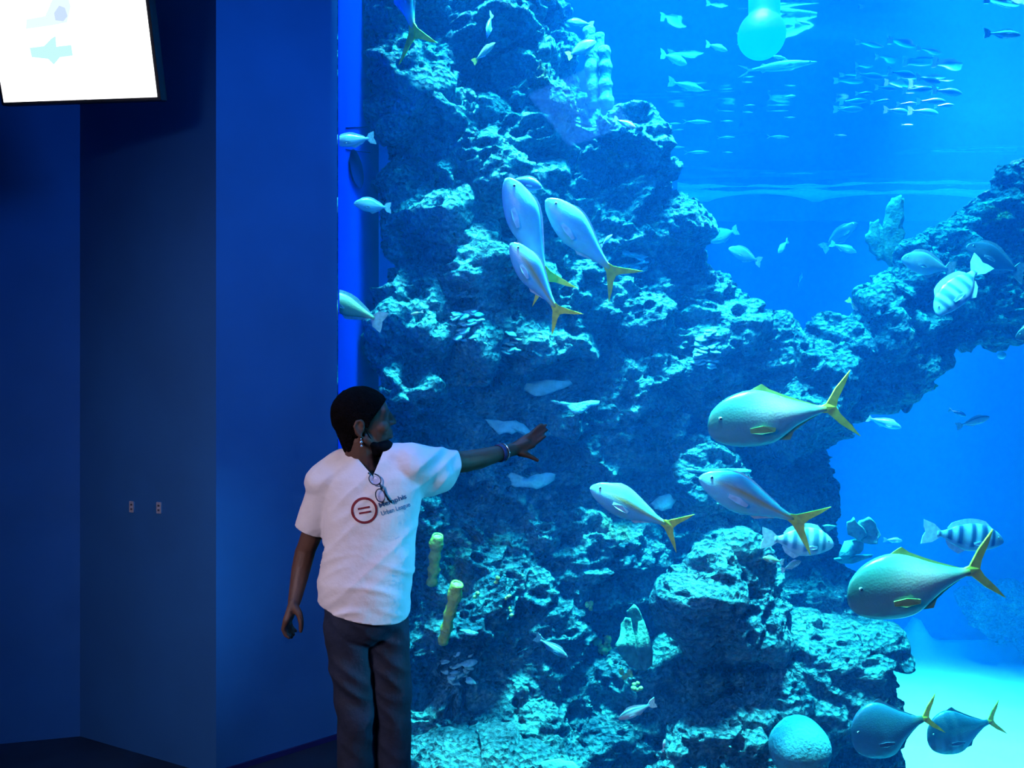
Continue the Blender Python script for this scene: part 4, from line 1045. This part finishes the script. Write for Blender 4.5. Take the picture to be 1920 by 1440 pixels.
# ---- head frame: fwd to the right of the picture, a little away from the camera
YH = 2.78
hd = P(682, 790, YH); kh = YH / F
ya = math.radians(12)
fwd = Vector((math.cos(ya), math.sin(ya), 0)); sid = Vector((math.sin(ya), -math.cos(ya), 0)); upv = Vector((0, 0, 1))
def HP(x, y, s=0.0):
    """head point from profile pixels and a sideways offset toward the camera in metres"""
    return hd + fwd * ((x - 682) * kh) + upv * (-(y - 790) * kh) + sid * s
hrot = Matrix((fwd, -sid, upv)).transposed().to_quaternion()
bm = bmesh.new()
ball(bm, HP(678, 780), (0.093, 0.076, 0.094), hrot, 4)
ball(bm, HP(700, 803), (0.058, 0.060, 0.080), hrot, 3)
ball(bm, HP(712, 776), (0.030, 0.058, 0.055), hrot, 3)
ball(bm, HP(716, 838), (0.024, 0.026, 0.020), hrot, 3)
for s in (-1, 1):
    capsule(bm, HP(684, 822, s * .052), HP(713, 839, s * .018), .022, .018)
    ball(bm, HP(712, 801, s * .036), (0.030, 0.024, 0.026), hrot, 3)
    capsule(bm, HP(724, 771, s * .012), HP(718, 770, s * .046), .011, .009)
    # ear: rim, lobe and bowl
    ball(bm, HP(674, 800, s * .078), (0.017, 0.007, 0.031), hrot @ Quaternion((0, 1, 0), .25), 3)
    tube(bm, [HP(679 + 1, 795, s * .084), HP(676, 786, s * .087), HP(668, 787, s * .088), HP(664, 797, s * .087), HP(668, 808, s * .084), HP(674, 815, s * .080)], .0055, 8)
    ball(bm, HP(675, 815, s * .078), (0.008, 0.006, 0.009), hrot, 2)
    # nostril wing, eyelids
    ball(bm, HP(733, 794, s * .012), (0.010, 0.008, 0.007), hrot, 2)
    capsule(bm, HP(722, 778, s * .020), HP(717, 779, s * .044), .0065, .006)
    capsule(bm, HP(722, 787, s * .020), HP(717, 786, s * .044), .006, .0055)
capsule(bm, HP(726, 772), HP(736, 790), .0085, .0125)
ball(bm, HP(737, 792), (0.013, 0.014, 0.010), hrot, 2)
ball(bm, HP(727, 812), (0.016, 0.028, 0.022), hrot, 3)
for yy, r in ((810, .0068), (819, .0078)):
    tube(bm, [HP(726, yy + 1, -.024), HP(731, yy, -.012), HP(733.5, yy, 0), HP(731, yy, .012), HP(726, yy + 1, .024)], [r * .5, r, r * 1.05, r, r * .5], 8)
# neck, chest and shoulders under the shirt
capsule(bm, HP(676, 822), P(682, 905, YB), .056, .062, 16)
ball(bm, P(690, 935, YB), (0.135, 0.085, 0.12), None, 3)
ball(bm, P(688, 1050, YB), (0.125, 0.090, 0.20), None, 3)
# hanging arm
LA = [P(632, 900, YB), P(603, 955, 2.82), P(572, 1035, 2.84), P(565, 1065, 2.83), P(552, 1128, 2.76)]
for (a, b_, ra, rb) in ((0, 1, .052, .043), (1, 2, .043, .034), (2, 3, .036, .034), (3, 4, .034, .0225)): capsule(bm, LA[a], LA[b_], ra, rb, 14)
# hanging hand: palm edge-on, knuckles to the left, fingers curled, thumb in front
Yw = 2.755
for dy in (-.026, -.009, .009, .025):
    capsule(bm, P(551, 1128, 2.76) + Vector((0, dy * .5, 0)), P(541, 1160, Yw) + Vector((0, dy, 0)), .015, .0135, 10)
for i, (dy, l) in enumerate(((-.028, .92), (-.009, 1.0), (.010, .96), (.027, .82))):
    k1 = P(539.5, 1161, Yw) + Vector((0, dy, 0)); k2 = P(536 + i, 1161 + 15 * l, Yw) + Vector((0, dy * 1.02, 0))
    k3 = P(540 + i, 1161 + 26 * l, Yw) + Vector((0, dy * 1.02, 0)); k4 = P(547 + i, 1161 + 32 * l, Yw) + Vector((0, dy, 0))
    capsule(bm, k1, k2, .0100, .0090, 10); capsule(bm, k2, k3, .0090, .0082, 10); capsule(bm, k3, k4, .0082, .0070, 10)
t1, t2, t3, t4 = P(553, 1138, Yw - .012), P(562, 1153, Yw - .020), P(565, 1169, Yw - .024), P(564, 1183, Yw - .022)
capsule(bm, t1, t2, .0145, .0115, 10); capsule(bm, t2, t3, .0110, .0095, 10); capsule(bm, t3, t4, .0095, .0072, 10)
# outstretched arm, reaching right and away towards the glass
RA = [P(772, 868, 2.80), P(868, 866, 3.00), P(900, 860, 3.07), P(960, 843, 3.22)]
for (a, b_, ra, rb) in ((0, 1, .054, .040), (1, 2, .041, .039), (2, 3, .039, .0255)): capsule(bm, RA[a], RA[b_], ra, rb, 14)
# its hand: palm, four spread fingers upward, thumb low
Wp = P(962, 842, 3.225)
kn = [P(992, 817, 3.285), P(997, 822, 3.29), P(999, 828, 3.285), P(999, 835, 3.275)]       # knuckles index .. little
for k_ in kn: capsule(bm, Wp + (k_ - kn[1]) * .35, k_, .0185, .0125, 10)
capsule(bm, Wp, P(985, 832, 3.26), .022, .022, 10)
tips = [((1004, 806, 3.31), (1011, 799, 3.33), (1015, 796, 3.345)), ((1010, 809, 3.32), (1018, 801, 3.345), (1023, 797, 3.36)),
        ((1011, 817, 3.31), (1019, 810, 3.335), (1025, 806, 3.35)), ((1010, 827, 3.295), (1017, 821, 3.31), (1022, 818, 3.32))]
for k_, tp, rr in zip(kn, tips, (.0098, .0100, .0096, .0086)):
    q = [k_] + [P(*t) for t in tp]
    capsule(bm, q[0], q[1], rr, rr * .93, 10); capsule(bm, q[1], q[2], rr * .93, rr * .86, 10); capsule(bm, q[2], q[3], rr * .86, rr * .74, 10)
q = [P(974, 848, 3.235), P(988, 853, 3.245), P(999, 858, 3.25), P(1008, 863, 3.255)]
capsule(bm, q[0], q[1], .0175, .0130, 10); capsule(bm, q[1], q[2], .0120, .0100, 10); capsule(bm, q[2], q[3], .0098, .0075, 10)
# legs inside the jeans and feet inside the shoes
for (hx, kx, ax, yy) in ((652, 664, 668, 2.80), (722, 736, 739, 2.85)):
    h_, k_, a_ = P(hx, 1165, yy), P(kx, 1325, yy), Vector((P(ax, 1440, yy).x, yy, 0.09))
    capsule(bm, h_, k_, .070, .048, 12); capsule(bm, k_, a_, .047, .034, 12); capsule(bm, a_, a_ + Vector((0.01, -.13, -.045)), .034, .028, 10)
part('body', remeshed('body', bm, 0.0042, 3, 0.5), M_skin)

# hair cap
bm = bmesh.new(); ball(bm, HP(676.5, 778), (0.104, 0.085, 0.101), hrot, 5)
nq = np.array([tuple(v_.co) for v_ in bm.verts]); dd = vnoise(nq * 60, 3) * .0028
for v_, d_ in zip(bm.verts, dd): v_.co += (v_.co - hd).normalized() * float(d_)
a, b_ = HP(724, 748), HP(657, 836); pn = (b_ - a).cross(sid).normalized()
if pn.dot(HP(740, 830) - a) < 0: pn = -pn
bmesh.ops.bisect_plane(bm, geom=bm.verts[:] + bm.edges[:] + bm.faces[:], plane_co=a, plane_no=pn, clear_outer=True)
bmesh.ops.holes_fill(bm, edges=[e_ for e_ in bm.edges if e_.is_boundary])
capsule(bm, HP(690, 772, .070), HP(687, 796, .074), .012, .007); capsule(bm, HP(690, 772, -.070), HP(687, 796, -.074), .012, .007)
capsule(bm, HP(655, 815, .03), HP(660, 838, .02), .03, .022); capsule(bm, HP(655, 815, -.03), HP(660, 838, -.02), .03, .022)
capsule(bm, HP(650, 800, .0), HP(658, 838, .0), .04, .028)
part('hair', bm_mesh('hair', bm), M_hair)
for s in (-1, 1):
    bm = bmesh.new(); ball(bm, HP(717.5, 783, s * .032), 0.0115, None, 3); part('eye', bm_mesh('eye', bm), M_eyew)
# mask pushed under the chin, strap to the ear
bm = bmesh.new()
ball(bm, HP(711, 837), (0.053, 0.058, 0.029), hrot @ Quaternion((0, 1, 0), .12), 4)
ball(bm, HP(706, 845), (0.038, 0.046, 0.024), hrot, 3)
capsule(bm, HP(690, 826, .052), HP(715, 842, .03), .014, .016); capsule(bm, HP(690, 826, -.052), HP(715, 842, -.03), .014, .016)
mk = part('face_mask', remeshed('mask', bm, 0.004, 3), M_mask)
bm = bmesh.new()
for s in (-1, 1): tube(bm, [HP(694, 821, s * .062), HP(686, 808, s * .074), HP(679, 796, s * .080), HP(670, 788, s * .080)], .0022, 6)
part('ear_strap', bm_mesh('strap', bm), M_mask, mk)
for s in (-1, 1):
    bm = bmesh.new(); ball(bm, HP(676, 826, s * .079), .0055, None, 2); ball(bm, HP(676.5, 833, s * .078), .0045, None, 2); tube(bm, [HP(676, 819, s * .079), HP(676, 833, s * .079)], .0012, 6)
    part('earring', bm_mesh('earring', bm), M_silver)

# ---- shirt
bm = bmesh.new()
secs = [(838, 664, 726, .10), (848, 640, 768, .12), (866, 618, 786, .165), (895, 608, 792, .20), (930, 607, 790, .225), (970, 608, 783, .235), (1010, 607, 780, .24), (1050, 602, 776, .25), (1085, 598, 772, .26), (1125, 601, 767, .262), (1165, 606, 763, .258), (1215, 610, 760, .25)]
rings = []
for (y, xl, xr, dp) in secs:
    c = P((xl + xr) / 2, y, YB); rx = (xr - xl) / 2 * YB / F; row = []
    for k in range(40):
        a = 2 * math.pi * k / 40; ca, sa = math.cos(a), math.sin(a)
        row.append(bm.verts.new(c + Vector((rx * abs(ca) ** .85 * (1 if ca > 0 else -1), dp / 2 * abs(sa) ** .85 * (1 if sa > 0 else -1), 0))))
    rings.append(row)
for i in range(len(rings) - 1):
    for k in range(40): bm.faces.new((rings[i][k], rings[i][(k + 1) % 40], rings[i + 1][(k + 1) % 40], rings[i + 1][k]))
bm.faces.new(rings[0][::-1]); bm.faces.new(rings[-1])
SL = (P(624, 897, YB), P(572, 1012, 2.825)); capsule(bm, SL[0], SL[1], .078, .047, 20)
capsule(bm, P(640, 880, YB), P(612, 905, YB), .07, .075, 16)
SR = (P(770, 872, YB), P(850, 878, 2.965)); capsule(bm, SR[0], SR[1], .080, .067, 20)
capsule(bm, P(740, 868, YB), P(812, 885, 2.86), .070, .070, 16)
capsule(bm, P(752, 900, YB), P(822, 888, 2.90), .076, .070, 16)
me = remeshed('shirt', bm, 0.0065, 6, 0.5)
n_ = len(me.vertices); co = np.empty(n_ * 3); me.vertices.foreach_get('co', co); co = co.reshape(-1, 3); no = np.empty(n_ * 3); me.vertices.foreach_get('normal', no); no = no.reshape(-1, 3)
# cloth folds: horizontal bunching at the waist, slanting pulls toward the raised arm
w1 = np.clip((1.17 - co[:, 2]) / .2, 0, 1)
q = co * np.array((5, 5, 26)) + np.stack([np.zeros(n_), np.zeros(n_), 6 * (co[:, 0] + .5) ** 2 * 10], 1)
u_ = (co[:, 0] + co[:, 2] * .9); q2 = np.stack([u_ * 3, co[:, 1] * 4, (co[:, 0] * .9 - co[:, 2]) * 16], 1)
disp = 0.0065 * (1 - 2 * np.abs(vnoise(q, 5))) * w1 + 0.0050 * (1 - 2 * np.abs(vnoise(q2, 8))) * (1 - w1 * .6) + 0.004 * vnoise(co * 9, 11)
me.vertices.foreach_set('co', (co + no * disp[:, None]).ravel())
bm = bmesh.new(); bm.from_mesh(me)
def cut(pc, pn):
    bmesh.ops.bisect_plane(bm, geom=bm.verts[:] + bm.edges[:] + bm.faces[:], plane_co=pc, plane_no=pn, clear_outer=True)
cut(Vector((-.52, YB, .892)), Vector((-.21, .20, -1)).normalized() if False else -Vector((.21, -.20, 1)).normalized())
def cut_local(pc, pn, ctr, rad):
    """cut only the geometry within rad of ctr"""
    vs = {v_ for v_ in bm.verts if (v_.co - ctr).length < rad}
    fs_ = [f for f in bm.faces if all(v_ in vs for v_ in f.verts)]
    es_ = list({e_ for f in fs_ for e_ in f.edges}); vv = list({v_ for f in fs_ for v_ in f.verts})
    bmesh.ops.bisect_plane(bm, geom=vv + es_ + fs_, plane_co=pc, plane_no=pn, clear_outer=True)
dS = (P(572, 1012, 2.825) - SL[0]).normalized(); dS = (dS + Vector((-.25, 0, -.5))).normalized()
cut_local(P(579, 993, 2.82), dS, P(572, 1012, 2.825), .13)
dR = (SR[1] - SR[0]).normalized(); dR = (dR + Vector((.25, -.05, -.18))).normalized()
cut_local(P(842, 880, 2.95), dR, P(858, 878, 2.985), .13)
# V neck: cut along the collar lines, open the wedge above them
vt = P(699, 893, 2.70); vl = P(661, 848, 2.74); vr = P(722, 838, 2.74)
cam_p = Vector((0, 0, EYE))
for a_ in (vl, vr):
    pn = (a_ - cam_p).cross(vt - cam_p).normalized()
    near = [f for f in bm.faces if f.calc_center_median().y < 2.80 and f.calc_center_median().z > 1.30]
    bmesh.ops.bisect_plane(bm, geom=list({v_ for f in near for v_ in f.verts}) + list({e_ for f in near for e_ in f.edges}) + near, plane_co=cam_p, plane_no=pn)
def pix(v_): return (CX + v_.x / v_.y * F, CY - (v_.z - EYE) / v_.y * F)
def in_v(v_):
    x, y = pix(v_)
    if y > 893.5: return False
    xl = 661 + (699 - 661) * (y - 848) / (893 - 848); xr = 722 + (699 - 722) * (y - 838) / (893 - 838)
    return xl < x < xr
kill = [f for f in bm.faces if (f.calc_center_median().y < 2.80 and in_v(f.calc_center_median())) or
        ((f.calc_center_median() - P(682, 850, YB)).xy.length < .058 and f.calc_center_median().z > P(0, 872, YB).z)]
bmesh.ops.delete(bm, geom=kill, context='FACES')
islands = []
bmesh.ops.recalc_face_normals(bm, faces=bm.faces)
me2 = bpy.data.meshes.new('shirt'); bm.to_mesh(me2)
sh_bvh = BVHTree.FromBMesh(bm); bm.free()
tmp = bpy.data.objects.new('tmp', me2); C.objects.link(tmp)
sm = tmp.modifiers.new('s', 'SOLIDIFY'); sm.thickness = 0.004; sm.offset = -1
dg = bpy.context.evaluated_depsgraph_get(); me = bpy.data.meshes.new_from_object(tmp.evaluated_get(dg)); bpy.data.objects.remove(tmp)
me.polygons.foreach_set('use_smooth', [True] * len(me.polygons))
shirt = part('shirt', me, M_shirt)

# ---- print on the shirt: ring with two bars, and two lines of lettering
def on_shirt(x, y, lift=.0022):
    d_ = (P(x, y, 1) - cam_p).normalized(); h_ = sh_bvh.ray_cast(cam_p, d_)
    pnt = h_[0] if h_[0] else P(x, y, 2.68)
    return pnt - d_ * lift
def print_mesh(name, uv, faces, m, lift=.0022):
    me_ = mesh(name, [on_shirt(x, y, lift) for x, y in uv], faces, False); return part(name, me_, m, shirt)
n_ = 48; ru = []
for k in range(n_):
    a = 2 * math.pi * k / n_
    for r in (20.5, 25): ru.append((683 + r * math.cos(a) * 1.0, 957 + r * math.sin(a)))
print_mesh('logo_ring', ru, [(2 * k, 2 * k + 1, (2 * k + 3) % (2 * n_), (2 * k + 2) % (2 * n_)) for k in range(n_)], M_red)
for (x0, y0, x1, y1) in ((670.5, 954.5, 693.0, 950.3), (673.0, 962.8, 695.5, 958.8)):
    pts_ = []
    for k in range(7):
        t = k / 6; x = x0 + (x1 - x0) * t; y = y0 + (y1 - y0) * t
        pts_ += [(x, y - 1.7), (x + .3, y + 1.7)]
    print_mesh('logo_bar', pts_, [(2 * k, 2 * k + 1, 2 * k + 3, 2 * k + 2) for k in range(6)], M_red)
def lettering(txt, x0, y0, x1, y1, height, m, name='lettering'):
    cu = bpy.data.curves.new('txt', 'FONT'); cu.body = txt; cu.size = 1.0; cu.offset = 0.012
    o_ = bpy.data.objects.new('tmp', cu); C.objects.link(o_)
    dg_ = bpy.context.evaluated_depsgraph_get(); me_ = bpy.data.meshes.new_from_object(o_.evaluated_get(dg_)); bpy.data.objects.remove(o_)
    xs = [v_.co.x for v_ in me_.vertices]; w_ = max(xs) - min(xs); x_min = min(xs)
    dx, dy = x1 - x0, y1 - y0; ln = math.hypot(dx, dy); ex, ey = dx / ln, dy / ln
    for v_ in me_.vertices:
        s_ = (v_.co.x - x_min) / w_ * ln; t_ = v_.co.y * height
        v_.co = on_shirt(x0 + ex * s_ + ey * t_, y0 + ey * s_ - ex * t_)
    return part(name, me_, m, shirt)
lettering('Memphis', 712, 952, 763, 934, 13, M_navyp)
lettering('Urban League', 716, 967, 770, 949, 12, M_bluep)

# ---- jeans
bm = bmesh.new()
ball(bm, P(685, 1140, YB), (0.142, 0.115, 0.13), None, 3)
for (pts_) in ([(652, 1165, 2.795, .083), (656, 1215, 2.795, .076), (663, 1300, 2.79, .064), (666, 1340, 2.79, .064), (668, 1440, 2.80, .063)],
               [(722, 1165, 2.82, .078), (730, 1215, 2.83, .068), (735, 1300, 2.84, .062), (738, 1345, 2.84, .063), (739, 1440, 2.85, .061)]):
    for a, b_ in zip(pts_, pts_[1:]): capsule(bm, P(*a[:3]), P(*b_[:3]), a[3], b_[3], 18)
    l_ = P(*pts_[-1][:3]); capsule(bm, l_, Vector((l_.x + .004, l_.y, 0.05)), pts_[-1][3], .062, 18)
me = remeshed('jeans', bm, 0.007, 5, .5)
n_ = len(me.vertices); co = np.empty(n_ * 3); me.vertices.foreach_get('co', co); co = co.reshape(-1, 3); no = np.empty(n_ * 3); me.vertices.foreach_get('normal', no); no = no.reshape(-1, 3)
kk = np.exp(-((co[:, 2] - .58) / .10) ** 2) + .6 * np.exp(-((co[:, 2] - .82) / .10) ** 2) + .35
q = np.stack([co[:, 0] * 9, co[:, 1] * 9, co[:, 2] * 15 + co[:, 0] * 12], 1)
me.vertices.foreach_set('co', (co + no * (0.0075 * kk * (1 - 2 * np.abs(vnoise(q, 4))) + .004 * vnoise(co * 12, 9))[:, None]).ravel())
bm = bmesh.new(); bm.from_mesh(me)
bmesh.ops.bisect_plane(bm, geom=bm.verts[:] + bm.edges[:] + bm.faces[:], plane_co=(0, 0, .055), plane_no=(0, 0, -1), clear_outer=True)
bmesh.ops.bisect_plane(bm, geom=bm.verts[:] + bm.edges[:] + bm.faces[:], plane_co=(0, 0, 0.98), plane_no=(0, 0, 1), clear_outer=True)
part('jeans', bm_mesh('jeans', bm), M_jean)
for (ax, yy) in ((668, 2.80), (739, 2.85)):
    c = Vector((P(ax, 1440, yy).x, yy, 0)); bm = bmesh.new()
    capsule(bm, c + Vector((0, .03, .055)), c + Vector((0.01, -.17, .042)), .046, .042, 14); ball(bm, c + Vector((0, 0, .085)), (.045, .05, .045), None, 3)
    for v_ in bm.verts: v_.co.z = max(v_.co.z, .018)
    sh = part('shoe', bm_mesh('shoe', bm), M_shoe)
    bm = bmesh.new()
    for t in range(2):
        pass
    o_ = [(c.x + .052 * math.cos(a) * (1 if math.sin(a) > 0 else 1.0), c.y - .07 + (.145 if math.sin(a) > 0 else .155) * math.sin(a)) for a in [2 * math.pi * k / 28 for k in range(28)]]
    A_ = [bm.verts.new((x, y, 0.0)) for x, y in o_]; B_ = [bm.verts.new((x, y, .022)) for x, y in o_]
    bm.faces.new(A_); bm.faces.new(B_)
    for k in range(28): bm.faces.new((A_[k], A_[(k + 1) % 28], B_[(k + 1) % 28], B_[k]))
    part('sole', bm_mesh('sole', bm, False), M_sole, sh)

# ---- wrist band and bangle
def bangle(name, c, axis, r, t, m, flat_=1.0, n1=28, n2=8):
    q_ = axis.to_track_quat('Z', 'Y'); bm_ = bmesh.new(); rows = []
    for i in range(n1):
        a = 2 * math.pi * i / n1
        rows.append([bm_.verts.new(c + q_ @ Vector(((r + t * math.cos(b)) * math.cos(a), (r + t * math.cos(b)) * math.sin(a), t * flat_ * math.sin(b)))) for b in [2 * math.pi * j / n2 for j in range(n2)]])
    for i in range(n1):
        for j in range(n2): bm_.faces.new((rows[i][j], rows[(i + 1) % n1][j], rows[(i + 1) % n1][(j + 1) % n2], rows[i][(j + 1) % n2]))
    return part(name, bm_mesh(name, bm_), m)
ax = (RA[3] - RA[2]).normalized()
bangle('watch_band', RA[2].lerp(RA[3], .60), ax, .0335, .003, M_band, 3.5)
bangle('bangle', RA[2].lerp(RA[3], .70), ax, .0345, .0028, M_silver)

# ---- spectacles hanging from the collar
gl_o = empty('eyeglasses', on_shirt(700, 890, .01)); tag(gl_o, 'dark rimmed eyeglasses hanging from the neck of the white shirt', 'eyeglasses')
G0 = gl_o.location.copy()
def gpart(name, bm_, m):
    me_ = bm_mesh(name, bm_); me_.transform(Matrix.Translation(-G0)); return link(name, me_, m, gl_o)
M_lens = new_mat('lens')[0]
nt = M_lens.node_tree; bs = nt.nodes['Principled BSDF']; bs.inputs['Base Color'].default_value = (0.55, 0.50, 0.80, 1); bs.inputs['Alpha'].default_value = 0.35; bs.inputs['Roughness'].default_value = 0.08
for (cx_, cy_, rx_, ry_, th_) in ((703, 899, 12, 9.5, .6), (713, 929, 8.5, 12.5, -.25)):
    loop = []
    for k in range(24):
        a = 2 * math.pi * k / 24; u, v_ = rx_ * math.cos(a), ry_ * math.sin(a)
        loop.append(on_shirt(cx_ + u * math.cos(th_) - v_ * math.sin(th_), cy_ + u * math.sin(th_) + v_ * math.cos(th_), .014))
    bm = bmesh.new(); tube(bm, loop + [loop[0]], .0019, 6, cap=False); gpart('rim', bm, M_frame)
    bm = bmesh.new(); c = sum(loop, Vector()) / 24; cv = bm.verts.new(c - Vector((0, .002, 0))); lv = [bm.verts.new(p_) for p_ in loop]
    for k in range(24): bm.faces.new((cv, lv[k], lv[(k + 1) % 24]))
    gpart('lens', bm, M_lens)
bm = bmesh.new(); tube(bm, [on_shirt(711, 906, .015), on_shirt(714, 911, .018), on_shirt(715, 917, .016)], [.0028, .0032, .0028], 8); gpart('bridge', bm, M_frame)
bm = bmesh.new(); tube(bm, [on_shirt(716, 912, .012), on_shirt(722, 926, .010), on_shirt(728, 936, .010), on_shirt(734, 942, .009)], [.003, .0032, .004, .003], 8); gpart('temple', bm, M_frame)
bm = bmesh.new(); tube(bm, [on_shirt(691, 887, .012), on_shirt(697, 888, .012), on_shirt(701, 884, .006), P(703, 878, 2.745)], [.0028, .0032, .003, .0025], 8); gpart('temple', bm, M_frame)
